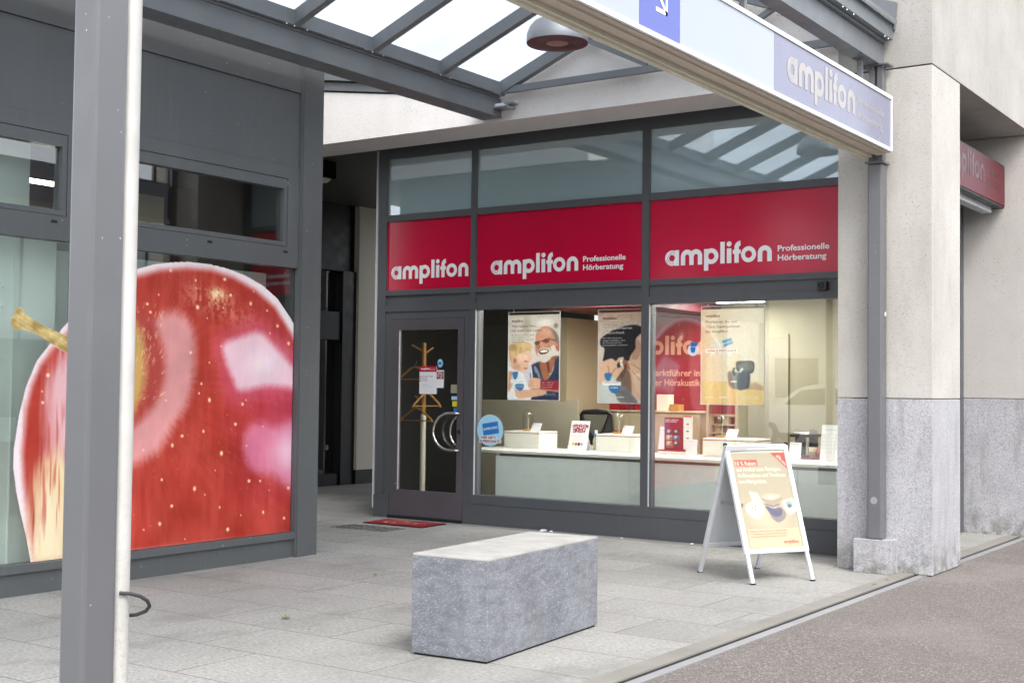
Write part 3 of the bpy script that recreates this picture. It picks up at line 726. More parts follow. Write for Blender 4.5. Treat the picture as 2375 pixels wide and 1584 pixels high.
    streaky([(5.80, 1.62), (5.90, 1.74), (6.1, 1.75), (6.1, .8), (5.80, .92), (5.76, 1.2), (5.76, 1.45)], .16, (222, 168, 174), .85)
    streaky([(5.82, 1.5), (5.9, 1.6), (6.1, 1.6), (6.1, 1.0), (5.86, 1.1)], .12, (232, 196, 200), .6)
    streaky([(5.70, .80), (5.80, .93), (5.95, .98), (6.2, .6), (6.3, .05), (5.70, .05), (5.675, .5)], .22, (236, 218, 172), .95, 2.4)
    streaky([(5.72, .55), (5.80, .72), (5.9, .6), (5.9, .1), (5.72, .1)], .15, (240, 230, 196), .6)
    cv.blend(np.clip((vs - .58) * 5, 0, 1) * cv.pmask([(5.62, 1.3), (6.1, 1.3), (6.1, .45), (5.62, .45)], .2), (186, 62, 56), .6)
    # lenticels
    dots = [(6.883, 2.4), (7.145, 2.341), (7.457, 2.373), (7.147, 2.278), (7.378, 2.261), (7.527, 2.246), (7.788, 2.292), (7.756, 2.189), (7.447, 2.134), (7.17, 2.124), (7.275, 2.041), (7.95, 2.14), (8.078, 2.014), (7.431, 1.816), (7.106, 1.755), (7.308, 1.679), (7.856, 1.694), (8.074, 1.584), (7.227, 1.505), (7.316, 1.373), (7.723, 1.372), (7.684, 1.338), (7.204, 1.428), (7.608, 1.171), (7.926, 1.147), (7.259, 1.119), (7.036, 1.086), (7.739, .988), (6.938, 1.015), (6.865, 1.37), (8.218, 1.868), (5.733, 1.436), (5.741, 1.356), (5.779, 1.553), (7.987, 1.946), (6.692, 2.058), (6.652, .986), (7.459, .934), (7.394, .796), (6.839, .748), (7.177, .659), (7.288, .604), (6.946, .536), (7.451, .49), (7.775, .69), (8.013, .596), (7.947, .414), (8.2, .345), (7.69, .408), (6.829, .404), (6.672, .371), (7.545, .302), (7.086, .263), (7.904, .683), (8.245, .604), (6.77, 2.2), (6.66, 2.12)]
    for i, (a, b) in enumerate(dots):
        sz = (.013, .008, .016, .006, .011, .0145, .007)[i % 7]
        cv.ell(a, b, sz, sz * (1.0, 1.25, .85)[i % 3], (250, 220, 178), .8, .9)
    r = np.random.default_rng(8)
    for i in range(120): cv.ell(r.uniform(5.7, 8.2), r.uniform(.3, 2.35), r.uniform(.003, .006), r.uniform(.003, .006), (236, 170, 130), .9, r.uniform(.3, .8) * .9)
    edge_ = np.clip(1 - np.abs(cv.pmask(inner, .10) - .45) * 2, 0, 1); cv.blend(edge_ * np.clip(fine * 1.3, 0, 1), (222, 130, 130), .35)
    out = cv.pmask(outer, .002) > .5
    stem = [(5.502, 2.02), (5.556, 2.028), (5.585, 1.985), (5.744, 1.909), (5.903, 1.852), (6.05, 1.80), (6.1, 1.66), (5.906, 1.731), (5.791, 1.783), (5.672, 1.843), (5.563, 1.872), (5.509, 1.867), (5.470, 1.892), (5.468, 1.939), (5.490, 1.992)]
    sm = cv.pmask(catmull(stem), .01)
    sl = np.sin((Y * .45 + Z * .9) * 240 + cv.noise(20, 20, 12) * 9)[..., None]; sc = np.array((196, 172, 112.)) + (cv.noise(40, 40, 9)[..., None] - .5) * np.array((120, 130, 120)) + sl * np.array((5, 6, 8))
    cv.c = cv.c * (1 - sm[..., None]) + sc * sm[..., None]
    cv.blend(np.clip(1 - np.abs(sm - .5) * 2.4, 0, 1), (232, 226, 214), .7)
    mask = out | (sm > .35)
    t = thing('apple_sticker', 'huge red apple sticker covering the window of the grey metal front', 'window sticker', (-8, 6.9, .22))
    # two sheets, one per pane
    left = mask & (cv.X < 6.018); right = mask & (cv.X > 6.142)
    for mk in (left, right):
        cv.mesh('printed_sheet', (-8.0365, 5.38, 2.53), (0, 2.895, 0), (0, 0, -2.305), 'print_gloss', t, mk)
apple()

# ------------------------------------------------------------------ glazed canopy
cn = thing('glass_canopy', 'grey steel canopy with white translucent roof panes over the paving', 'canopy', (-5.6, 6.0, 4.27))
for (a, b), (c, d) in (((-7.80, -7.565), (-7.62, -7.50)), ((-3.725, -3.595), (-3.63, -3.51))):
    m = MB(); m.box(a, b, 1.0, 10.745, 4.265, 4.448); m.box(a - .0, b + .012, 1.0, 10.745, 4.257, 4.264)
    m.build('beam', 'canopy_paint', cn, bevel=.003)
    m = MB(); m.box(c, d, 1.0, 10.72, 4.472, 4.60); m.box(min(c, d) + .035, max(c, d) - .05, 1.0, 10.7, 4.449, 4.471)
    m.build('gutter', 'canopy_paint', cn, bevel=.003)
    m = MB(); e = d if c < -5 else c
    ex = b + .001 if c < -5 else b
    for k in range(10):
        for dy in (-.12, 0, .12):
            y = 10.665 - .985 * k + dy - (0 if dy else .03)
            m.cyl((ex - .02, y, 4.449), (ex - .02, y, 4.462), .011, 8); m.cyl((d - .012, y, 4.472), (d - .012, y, 4.462), .009, 8)
    bo = m.build('bolt_row', 'steel', cn); bo['kind'] = 'stuff'
SL = .40
def zr(x): return 4.545 + SL * (x + 7.50) if x < -5.53 else 4.545 + SL * (-3.56 - x)
rys = [10.665 - .985 * k for k in range(10)]
for y in rys:
    for xa, xb in ((-7.52, -5.535), (-3.54, -5.525)):
        m = MB(); m.beam((xa, y, zr(xa)), (xb, y, zr(xb)), .055, .125); m.beam((xa, y, zr(xa) - .058), (xb, y, zr(xb) - .058), .075, .012)
        m.build('rafter', 'canopy_paint', cn)
B(-5.58, -5.48, 1.0, 10.72, 5.28, 5.41).build('ridge_beam', 'canopy_paint', cn)
y = 10.665
m = MB(); m.beam((-7.5, y, 4.515), (-3.56, y, 4.515), .05, .065); m.build('tie_bar', 'canopy_paint', cn)
m = MB(); m.beam((-6.52, y, 4.90), (-5.83, y, 4.56), .045, .05); m.build('strut', 'canopy_paint', cn)
m = MB(); m.beam((-4.55, y, 4.90), (-5.23, y, 4.56), .045, .05); m.build('strut', 'canopy_paint', cn)
for k in range(9):
    ya, yb = rys[k + 1] + .006, rys[k] - .006
    for xa, xb in ((-7.60, -5.59), (-3.46, -5.47)):
        za, zb = zr(-7.6 if xa < -5 else -3.46) + .078, zr(xb) + .078
        m = MB(); m.prism([(xa, ya, za), (xb, ya, zb), (xb, yb, zb), (xa, yb, za)], (0, 0, .012)); m.build('roof_pane', 'roof_glass', cn)
m = MB(); m.prism([(-3.50, 10.715, 4.56), (-3.48, 10.715, 4.79), (-3.95, 10.715, 4.96), (-3.95, 10.715, 4.72)], (0, .042, 0)); m.box(-3.53, -3.47, 1.0, 10.71, 4.60, 4.635)
m.build('flashing', 'canopy_paint', cn)
m = MB(); m.box(-7.565, -7.40, 10.60, 10.757, 4.33, 4.345); m.box(-7.50, -7.36, 10.66, 10.757, 4.375, 4.39); m.beam((-7.56, 10.62, 4.36), (-7.36, 10.74, 4.40), .02, .03)
m.build('wall_bracket', 'zinc', cn)

dl = thing('dome_lamp', 'round silver dome lamp with maroon ring under the canopy ridge', 'lamp', (-5.58, 8.70, 4.28))
c = (-5.58, 8.70, 4.28)
MB().lathe([(.248, .0), (.250, .025), (.246, .075), (.228, .125), (.19, .17), (.13, .20), (.06, .215), (0.0, .218)], c, 48).build('shade', 'silver_shade', dl)
MB().lathe([(.249, .001), (.247, -.006), (.235, -.008), (.09, -.004), (.09, .01)], c, 48).build('ring', 'maroon_ring', dl)
m = MB().lathe([(.09, -.003), (.05, -.006), (.0, -.007)], c, 32); m.build('lens', 'lens_pink', dl)
MB().cyl((-5.58, 8.70, 4.495), (-5.55, 8.70, 5.30), .012, 10).build('rod', 'brushed', dl)

# posts on their granite feet
def post(x0, x1, y0, y1, label, foot_label, foot, top=4.256):
    p = thing('steel_post', label, 'post', ((x0 + x1) / 2, (y0 + y1) / 2, .28), 'steel posts under the canopy')
    B(x0, x1, y0, y1, .281, 3.415).build('shaft', 'post_paint', p, bevel=.014)
    B(x0 - .018, x1 + .018, y0 - .018, y1 + .018, 3.416, 3.436).build('cap_plate', 'post_paint', p, bevel=.003)
    m = MB(); xm = (x0 + x1) / 2
    m.box(x0 + .004, xm - .012, y0 + .02, y1 - .02, 3.437, top - .012); m.box(xm + .012, x1 - .004, y0 + .02, y1 - .02, 3.437, top - .012)
    m.build('twin_channel', 'post_paint', p, bevel=.003)
    m = MB(); m.box(x0 - .05, x1 + .05, y0 - .01, y1 + .01, top - .011, top)
    for dx in (-.035, .035, x1 - x0 - .0):
        m.cyl((x0 + dx, y0 + .02, top - .03), (x0 + dx, y0 + .02, top - .011), .013, 8)
    m.build('head_plate', 'post_paint', p)
    if foot:
        B(*foot).build('granite_foot', 'granite', loc=(foot[0], foot[2], 0), bevel=.006, label=foot_label, cat='stone block', group='granite feet under the posts')
    return p
pr_ = post(-3.685, -3.560, 10.60, 10.73, 'grey steel post in front of the concrete column', 'granite foot block against the concrete column', (-3.792, -3.476, 10.577, 10.758, 0, .28))
MB().cyl((-3.562, 10.69, 2.155), (-3.558, 10.69, 2.155), .018, 20).build('white_dot', 'letter_white', pr_)
m = MB(); m.cyl((-3.625, 10.6015, .62), (-3.625, 10.595, .62), .006, 8); m.cyl((-3.625, 10.6015, .60), (-3.625, 10.5985, .60), .03, 20); m.build('earth_screw', 'brushed', pr_)
post(-3.662, -3.542, 2.70, 2.832, 'large grey steel post beside the pale downpipe in the foreground', 'granite foot under the foreground post', (-3.76, -3.45, 2.62, 2.93, 0, .28))
post(-7.74, -7.62, 2.70, 2.832, 'grey steel post on the far left, out of the picture', 'granite foot of the far left post', (-7.83, -7.53, 2.62, 2.93, 0, .28))
dp = thing('downpipe', 'pale galvanised downpipe rising behind the foreground steel post', 'pipe', (-3.575, 2.872, .28))
m = MB(); m.cyl((-3.574, 2.872, .281), (-3.574, 2.872, 4.46), .0325, 28); m.build('pipe', 'galvanised', dp)
m = MB(); pts = [(-3.56 + .045 * math.sin(t), 2.872 + .07 * math.sin(t) if False else 2.855 + .075 * math.sin(t), .80 - .028 * t) for t in [math.pi * i / 16 for i in range(17)]]
pts = [(-3.542, 2.845, .800), (-3.525, 2.875, .796), (-3.508, 2.905, .785), (-3.50, 2.928, .768), (-3.505, 2.942, .748), (-3.52, 2.940, .730), (-3.55, 2.925, .716), (-3.58, 2.91, .712)]
m.tube(pts, .0065, 10); m.build('hoop', 'charcoal', dp)

# ------------------------------------------------------------------ long name sign under the right beam
sg = thing('overhead_sign', 'long white box sign with blue arrow panel and name panel coloured with a lilac sky sheen', 'sign', (-3.57, 7.5, 3.46))
y0, y1 = 3.1, 10.578
m = MB(); m.box(-3.665, -3.485, y0, y1, 3.50, 3.955); m.build('case', 'sign_white', sg)
fm = MB(); fm.box(-3.485, -3.464, y0, y1, 3.93, 3.96); fm.box(-3.485, -3.464, y0, y1, 3.496, 3.524); fm.box(-3.485, -3.464, y1 - .018, y1, 3.524, 3.93); fm.box(-3.485, -3.464, y0, y0 + .02, 3.524, 3.93)
fm.build('face_frame', 'alu_white', sg)
m = MB(); m.box(-3.66, -3.49, y0, y1, 3.490, 3.4995); m.box(-3.60, -3.535, y0, y1, 3.478, 3.4895); m.build('soffit', 'soffit_taupe', sg)
m = MB(); m.box(-3.70, -3.668, y0, y1 + .002, 3.452, 3.50); m.box(-3.715, -3.70, y0, y1 + .002, 3.458, 3.47); m.box(-3.6675, -3.64, y0, y1, 3.466, 3.489)
m.build('lower_flange', 'cream_flange', sg)
P0 = -3.4845
for ya, yb, mt in ((y0 + .02, 4.60, 'sign_white'), (4.604, 6.256, 'sign_white'), (6.26, 6.748, 'sign_blue'), (6.752, 8.133, 'sign_white'), (8.137, y1 - .018, 'sign_sky_sheen')):
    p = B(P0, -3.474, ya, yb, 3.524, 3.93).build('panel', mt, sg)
    if mt == 'sign_blue':
        m = MB(); x = -3.4725
        def bar(a, b, w):
            a = Vector(a); b = Vector(b); d = (b - a).normalized(); nn = Vector((0, -d.z, d.y)) * w / 2
            m.add([a + nn, a - nn, b - nn, b + nn], [(0, 1, 2, 3)])
        bar((x, 6.36, 3.87), (x, 6.572, 3.676), .022); bar((x, 6.45, 3.667), (x, 6.592, 3.667), .024); bar((x, 6.58, 3.655), (x, 6.58, 3.80), .024)
        m.build('arrow', 'letter_white', p)
    if mt == 'sign_sky_sheen':
        m = MB(); logo(m, (-3.4725, 8.352, 3.644), Y1, Z1, 1.174, 0, 1, lift=(.001, 0, 0))
        put_text(m, 'Professionelle', (-3.4725, 9.768, 3.748), Y1, Z1, .612, .056, .01, 2)
        put_text(m, 'Hörberatung', (-3.4725, 9.768, 3.640), Y1, Z1, .58, .056, .01, 2)
        m.build('lettering', ['cream_letter', 'sign_sky_sheen', 'cream_letter'], p)
for y in (3.9, 8.05, 10.36):
    m = MB(); m.box(-3.685, -3.645, y - .02, y + .02, 3.956, 4.245); m.box(-3.71, -3.62, y - .05, y + .05, 4.2455, 4.2565); m.build('hanger', 'post_paint', sg)

# red sign in the recess of the street side
rs = thing('projecting_sign', 'red box sign with dark faded name in the wall recess by the street', 'sign', (-3.5, 13.2, 3.4))
B(-3.68, -3.47, 11.75, 14.28, 3.47, 3.93).build('case', 'black_paint', rs, bevel=.004)
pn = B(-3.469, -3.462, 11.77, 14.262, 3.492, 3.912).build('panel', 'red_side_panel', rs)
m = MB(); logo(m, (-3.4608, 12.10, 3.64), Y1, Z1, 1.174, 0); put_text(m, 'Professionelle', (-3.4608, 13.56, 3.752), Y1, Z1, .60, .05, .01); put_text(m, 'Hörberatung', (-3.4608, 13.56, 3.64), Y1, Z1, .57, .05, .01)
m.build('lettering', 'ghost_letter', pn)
m = MB(); m.box(-3.66, -3.56, 11.75, 14.1, 3.41, 3.469); m.build('tray', 'alu', rs)
for y in (12.2, 13.9): B(-3.905, -3.68, y, y + .04, 3.6, 3.64).build('arm', 'black_paint', rs)

# ------------------------------------------------------------------ bench, doormat, floor grate, crumbs and weeds
bn = thing('stone_bench', 'big block bench of speckled grey stone with pale worn top', 'bench', (-4.407, 6.413, 0), rotz=math.radians(4.5))
def bevel_local(m, *a, **k): return m.build(*a, local=True, **k)
m = MB(); m.box(-.249, .249, -.676, .676, .012, .552); m.build('block', 'bench_stone', bn, local=True, bevel=.005)
m = MB(); m.box(-.248, .248, -.675, .675, .5522, .566); m.build('top', 'bench_top_stone', bn, local=True, bevel=.004)
m = MB(); m.box(-.235, .235, -.665, .665, .0, .0118); m.build('plinth', 'rubber', bn, local=True)

dm = thing('doormat', 'red doormat with pale curly emblem in front of the glass door', 'doormat', (-9.02, 11.06, 0))
m = MB(); m.prism([(-9.42, 10.83, .001), (-8.60, 10.835, .001), (-8.62, 11.29, .001), (-9.44, 11.28, .001)], (0, 0, .008)); m.build('border', 'rubber', dm)
m = MB(); m.prism([(-9.405, 10.845, .010), (-8.615, 10.85, .010), (-8.635, 11.275, .010), (-9.425, 11.265, .010)], (0, 0, .004)); m.build('pile', 'red_board', dm)
m = MB()
for (cx, cy, r0, r1, a0, a1) in ((-9.12, 11.06, .15, .125, 60, 320), (-9.05, 11.05, .10, .082, 40, 330), (-8.93, 11.07, .07, .052, 0, 360), (-8.80, 11.06, .07, .052, 20, 300)):
    vs = []
    for i in range(25):
        a = math.radians(a0 + (a1 - a0) * i / 24); vs += [(cx + r0 * math.cos(a), cy + r0 * math.sin(a), .0147), (cx + r1 * math.cos(a), cy + r1 * math.sin(a), .0147)]
    m.add(vs, [(2 * i, 2 * i + 1, 2 * i + 3, 2 * i + 2) for i in range(24)])
m.build('emblem', 'pink_letter', dm)
m = MB()
for i in range(9):
    x = -9.42 + .085 * i
    for j in range(2):
        m.prism([(x, 10.30 + .2 * j, .001), (x + .035, 10.30 + .2 * j, .001), (x + .055, 10.47 + .2 * j, .001), (x + .02, 10.47 + .2 * j, .001)], (0, 0, .002))
m.build('floor_grate', 'charcoal', loc=(-9.1, 10.5, 0), label='dark slotted floor grate in the paving beside the red doormat', cat='grate')
def crumb(x, y, s, label):
    m = MB(); bm = bmesh.new(); bmesh.ops.create_icosphere(bm, subdivisions=2, radius=s)
    for v in bm.verts: v.co *= 1 + random.uniform(-.3, .3); v.co.z *= .5
    m.add([(v.co.x + x, v.co.y + y, max(0.001, v.co.z + s * .35)) for v in bm.verts], [tuple(v.index for v in f.verts) for f in bm.faces]); bm.free()
    m.build('foam_crumb', 'letter_white', loc=(x, y, 0), label=label, cat='crumb', group='white crumbs along the shop front')
crumb(-7.42, 11.40, .035, 'largest white crumb at the foot of the shop front')
crumb(-7.33, 11.41, .022, 'small white crumb right beside the largest crumb')
crumb(-6.48, 11.40, .016, 'tiny white crumb on the paving just left of the middle mullion')
crumb(-5.70, 11.41, .018, 'tiny white crumb on the paving just behind the A-board')
crumb(-5.52, 11.40, .013, 'smallest white crumb behind the A-board')
def weed(x, y, s, label, nl=14):
    m = MB()
    for i in range(nl):
        a = random.uniform(0, 6.28); L = random.uniform(.5, 1) * s; h = random.uniform(.15, .5) * s; w = .12 * s
        px, py = x + random.uniform(-.3, .3) * s, y + random.uniform(-.3, .3) * s
        d = Vector((math.cos(a), math.sin(a), 0)); q = Vector((-d.y, d.x, 0))
        p = Vector((px, py, .003)); m.add([p, p + d * L * .5 + q * w + Z1 * h, p + d * L + Z1 * h * .7, p + d * L * .5 - q * w + Z1 * h], [(0, 1, 2, 3)])
    m.build('weed', 'weed_green', loc=(x, y, 0), label=label, cat='weed', group='weeds in the paving joints')
paint('weed_green', S(122, 134, 62), .8, .3)
weed(-5.92, 6.07, .05, 'yellow green weed in a joint left of the bench')
weed(-6.72, 7.88, .035, 'small weed in a joint near the end of the metal front', 8)
weed(-3.40, 9.95, .03, 'weed in the drain slot near the granite foot', 9)
weed(-3.395, 10.25, .03, 'weed in the slot closest to the granite foot', 9)
weed(-3.25, 10.70, .035, 'weed at the street corner of the granite plinth', 9)

# ------------------------------------------------------------------ A-board
ab = thing('a_board', 'white framed A-board with beige 10 percent discount poster facing the street', 'A-board', (-4.325, 9.79, 0))
F1, F2, B1_, B2_ = Vector((-4.149, 9.337, 0)), Vector((-3.844, 9.861, 0)), Vector((-4.797, 9.704, 0)), Vector((-4.509, 10.259, 0))
T1, T2 = (F1 + B1_) / 2 + Z1 * 1.065, (F2 + B2_) / 2 + Z1 * 1.065
def face(Fa, Fb, sgn, front):
    ux = (Fb - Fa).normalized(); W = (Fb - Fa).length
    up = ((T1 - Fa) + (T2 - Fb)).normalized(); H = ((T1 - Fa).length + (T2 - Fb).length) / 2
    nr = ux.cross(up).normalized() * (1 if front else -1)
    mat = Matrix((ux, nr, up)).transposed().to_4x4(); mat.translation = Fa
    lg = []
    for x in (0.0, W - .032):
        m = MB(); m.box(x, x + .032, -.022, .0, .012, .30, T=mat); l = m.build('leg', 'alu', ab, bevel=.002)
        m = MB(); m.box(x - .002, x + .034, -.024, .002, 0, .014, T=mat); m.build('rubber_foot', 'rubber', l)
    fw = .034 if front else .03
    f = MB(); z0 = .245; f.box(-.004, fw, -.026, .004, z0, H, T=mat); f.box(W - fw, W + .004, -.026, .004, z0, H, T=mat)
    f.box(fw, W - fw, -.026, .004, z0, z0 + fw, T=mat); f.box(fw, W - fw, -.026, .004, H - fw - .012, H, T=mat)
    f.build('frame', 'alu_white' if front else 'alu', ab, bevel=.003)
    m = MB(); m.box(fw, W - fw, -.02, -.012, z0 + fw, H - fw - .012, T=mat); m.build('back_sheet', 'grey_sheet', ab)
    return mat, W, H, fw, z0
paint('grey_sheet', S(176, 180, 184), .5, .03)
matF, W, H, fw, z0 = face(F1, F2, 1, True)
face(B1_, B2_, -1, False)
for tt in (.0, 1.0):
    m = MB(); p = T1.lerp(T2, tt); d = (T2 - T1).normalized() * (.0 if tt else 0)
    m.cyl(p - (T2 - T1).normalized() * .006 * (1 if tt == 0 else -1), p + (T2 - T1).normalized() * .012 * (1 if tt == 0 else -1), .016, 12)
    m.build('hinge', 'rubber', ab)
m = MB(); pm_ = F1.lerp(T1, .56); pb_ = B1_.lerp(T1, .56); m.beam(pm_ + (F2 - F1) * .1, pb_ + (B2_ - B1_) * .1, .004, .022); m.build('stay', 'zinc', ab)
# poster on the board: drawn in zoom pixels u 0..1, v 0..1 (down)
pw, ph = W - 2 * fw, H - fw - .012 - z0 - fw
cv = Canvas(0, pw, 0, ph, 120, 170, (180, 169, 140))
cv.blend(np.clip(cv.Y / ph, 0, 1), (192, 180, 144), .9)
cv.blend(cv.noise(3, 4, 4), (186, 168, 138), .3)
cv.rect(0, pw, 0, .022, (206, 198, 176))
cv.poly([(pw * .74, .02), (pw, .02), (pw, ph * .20)], (206, 66, 54), .002, smooth=False)
def U(x, y): return ((x) * pw, (y) * ph)
cv.poly([U(.06, .10), U(.47, .10), U(.47, .165), U(.06, .165)], (206, 74, 62), .002, smooth=False)
cv.ell(*U(.5, .66), .17, .12, (214, 198, 164), .8, .6)
cv.poly([U(.22, .42), U(.36, .44), U(.42, .53), U(.30, .57), U(.24, .50)], (240, 226, 190), .006, smooth=False)
cv.poly([U(.12, .56), U(.28, .52), U(.42, .56), U(.40, .66), U(.26, .70), U(.12, .64)], (240, 228, 196), .01)
for a, b in ((.22, .585), (.27, .60), (.28, .575)): cv.ell(*U(a, b), .008, .006, (110, 112, 110), .6)
cv.poly([U(.43, .49), U(.56, .455), U(.78, .48), U(.76, .53), U(.58, .565), U(.44, .52)], (176, 158, 128), .006)
cv.poly([U(.44, .485), U(.57, .45), U(.78, .475), U(.6, .515)], (214, 198, 166), .008); cv.ell(*U(.6, .478), .03, .012, (232, 220, 190), .4)
cv.poly([U(.46, .575), U(.60, .60), U(.72, .585), U(.80, .64), U(.78, .70), U(.64, .745), U(.54, .70), U(.50, .64)], (150, 136, 128), .006)
cv.poly([U(.47, .575), U(.62, .61), U(.74, .60), U(.72, .67), U(.60, .685), U(.52, .645)], (98, 94, 124), .008)
cv.line([U(.46, .555), U(.6, .58), U(.72, .56)], .007, (112, 100, 140), .8)
cv.poly([U(.76, .445), U(.93, .415), U(.97, .48), U(.80, .51)], (186, 172, 138), .004, smooth=False)
cv.poly([U(.78, .53), U(.98, .50), U(1.02, .62), U(.88, .675), U(.82, .63)], (244, 232, 204), .006, smooth=False)
cv.poly([U(.83, .54), U(.94, .525), U(.97, .585), U(.87, .61)], (150, 180, 176), .005, smooth=False)
cv.ell(*U(.90, .58), .02, .014, (88, 84, 84), .6, .8)
cv.rect(pw * .06, pw * .98, ph * .80, ph * .985, (216, 198, 158), .75)
o = matF @ Vector((fw, -.0255 + .0155, z0 + fw + ph)); uX = matF.to_3x3() @ X1; uZ = matF.to_3x3() @ Z1; nF = matF.to_3x3() @ Y1
# the poster sits on the outer side of the panel
side = 1 if nF.dot(Vector((.86, -.5, 0))) > 0 else -1
o = matF @ Vector((fw, -.010, z0 + fw + ph))
cv.finish(.9, .9, 0); pst = cv.mesh('poster', o, uX * pw, uZ * -ph, 'print_matt', ab)
def on_board(u, v, d=.0012): return o + uX * (u * pw) - uZ * (v * ph) + nF * d
t = MB()
put_text(t, '10 % Rabatt', on_board(.075, .155), uX, uZ, pw * .37, .034, .004, 0)
for i, (s_, w_) in enumerate((('auf Artikel zum Reinigen,', .80), ('Aufbewahren und Trocknen', .86), ('von Hörgeräten.', .50))):
    put_text(t, s_, on_board(.075, .215 + .062 * i), uX, uZ, pw * w_, .033, .004, 0)
for i, s_ in enumerate(('Gültig auf das ganze Sortiment zur Reinigung, Pflege', 'und Aufbewahrung von Hörgeräten. Nicht kumulierbar', 'mit anderen Rabatten. Solange Vorrat reicht.')):
    put_text(t, s_, on_board(.09, .83 + .027 * i), uX, uZ, pw * .66, .011, .0, 1)
logo(t, on_board(.66, .955), uX, uZ, pw * .27 / 1.15, 1)
dg = (uX - uZ).normalized(); du = (uX + uZ).normalized()
put_text(t, 'bis', on_board(.88, .065), dg, du, .03, .016, .01, 0); put_text(t, '30.09.2023', on_board(.83, .065), dg, du, .115, .018, .01, 0)
t.build('lettering', ['cream_text', 'amber_text'], pst)
t = MB(); t.box(fw, W - fw, -.0065, -.0055, z0 + fw, H - fw - .012, T=matF); t.build('cover_sheet', 'acrylic', ab)

# ------------------------------------------------------------------ inside the shop
ri = thing('shop_room', 'lit shop interior with beige walls and a red wall behind the windows', 'room', (-7, 13.5, 0))
MB().prism([(-9.80, 11.63, -.02), (-4.1, 11.63, -.02), (-4.1, 15.1, -.02), (-10.8, 15.1, -.02), (-10.8, 13.0, -.02)], (0, 0, .032)).build('floor', 'floor_brown', ri)
m = MB(); m.prism([(-9.83, 11.66, 2.62), (-4.1, 11.66, 2.62), (-4.1, 15.1, 2.62), (-10.8, 15.1, 2.62), (-10.8, 13.0, 2.62)], (0, 0, .08)); m.build('ceiling', 'warm_white', ri)
B(-10.82, -8.8, 14.6, 14.7, 0, 2.62).build('dark_wall', 'dark_wall', ri)
m = MB(); m.box(-10.05, -9.35, 14.5, 14.6, 0, 2.32, 1); m.box(-10.8, -8.8, 14.54, 14.6, 2.36, 2.62, 0); m.build('dark_door', ['charcoal', 'anthracite_dark'], ri)
B(-7.15, -4.1, 15.0, 15.1, 0, 2.62).build('beige_wall', 'olive_wall', ri)
B(-4.2, -4.12, 11.64, 15.0, 0, 2.62).build('side_wall', 'olive_wall', ri)
rw = B(-8.9, -7.16, 15.0, 15.1, 0, 2.62).build('red_wall', 'red_board', ri)
m = MB(); m.box(-8.65, -7.1, 13.0, 14.99, 2.46, 2.619); m.build('bulkhead', 'dark_red', ri)
t = MB(); logo(t, (-8.615, 14.997, 1.955), X1, Z1, 1.17, 0)
put_text(t, 'Marktführer in', (-8.13, 14.997, 1.68), X1, Z1, .73, .085, .015); put_text(t, 'der Hörakustik', (-8.10, 14.997, 1.555), X1, Z1, .71, .085, .015)
t.build('lettering', 'pink_letter', rw)
m = MB(); m.box(-7.05, -7.0, 14.97, 14.999, 0, 2.2); m.box(-6.24, -6.19, 14.97, 14.999, 0, 2.2); m.box(-7.0, -6.24, 14.97, 14.999, 2.15, 2.2)
idr = B(-7.0, -6.24, 14.98, 14.999, .01, 2.15).build('inner_door', 'grey_partition', ri); m.build('door_frame', 'olive_wall', idr)
m = MB().cyl((-6.95, 14.93, 1.17), (-6.82, 14.93, 1.17), .01, 8).box(-6.96, -6.92, 14.965, 14.979, 1.08, 1.26); m.build('handle', 'brushed', idr)
m = MB(); m.box(-9.0, -8.72, 13.9, 15.0, .013, 2.40); m.build('cupboard', 'beige_cabinet', loc=(-8.86, 14.4, 0), label='tall beige cupboard standing behind the office chair', cat='cupboard', bevel=.004)
for (x0, x1, ya, yb) in ((-8.42, -7.82, 13.3, 13.9), (-6.35, -5.75, 12.9, 13.5), (-5.2, -4.6, 13.0, 13.6)):
    pass
def ceiling_lamp(x0, x1, ya, yb, label):
    l = thing('ceiling_lamp', label, 'ceiling lamp', ((x0 + x1) / 2, (ya + yb) / 2, 2.6), 'flat ceiling lamps in the shop')
    m = MB(); m.box(x0 - .02, x1 + .02, ya - .02, yb + .02, 2.575, 2.619); m.build('housing', 'white_lacquer', l)
    B(x0, x1, ya, yb, 2.568, 2.5745).build('diffuser', 'lamp_glow', l)
ceiling_lamp(-7.95, -7.35, 12.3, 12.9, 'lit flat ceiling lamp above the poster of the hearing aid being fitted')
ceiling_lamp(-5.7, -5.1, 12.5, 13.1, 'flat ceiling lamp above the coffee machine')
ceiling_lamp(-6.9, -6.3, 13.9, 14.5, 'added flat fill lamp in front of the inner door')  # extra lamp added out of sight to brighten the dark interior
for a_, b_, lb in ((-8.3, -6.45, 'added slim fill light above the left display window'), (-6.15, -4.3, 'added slim fill light above the right display window')):  # unseen strips added to brighten the counter front
    l = thing('added_fill_strip', lb, 'light strip', ((a_ + b_) / 2, 11.76, 2.58), 'added fill lights above the display windows')
    B(a_ - .01, b_ + .01, 11.662, 11.71, 2.59, 2.619).build('housing', 'white_lacquer', l); B(a_, b_, 11.665, 11.705, 2.582, 2.5895).build('diffuser', 'lamp_glow', l)
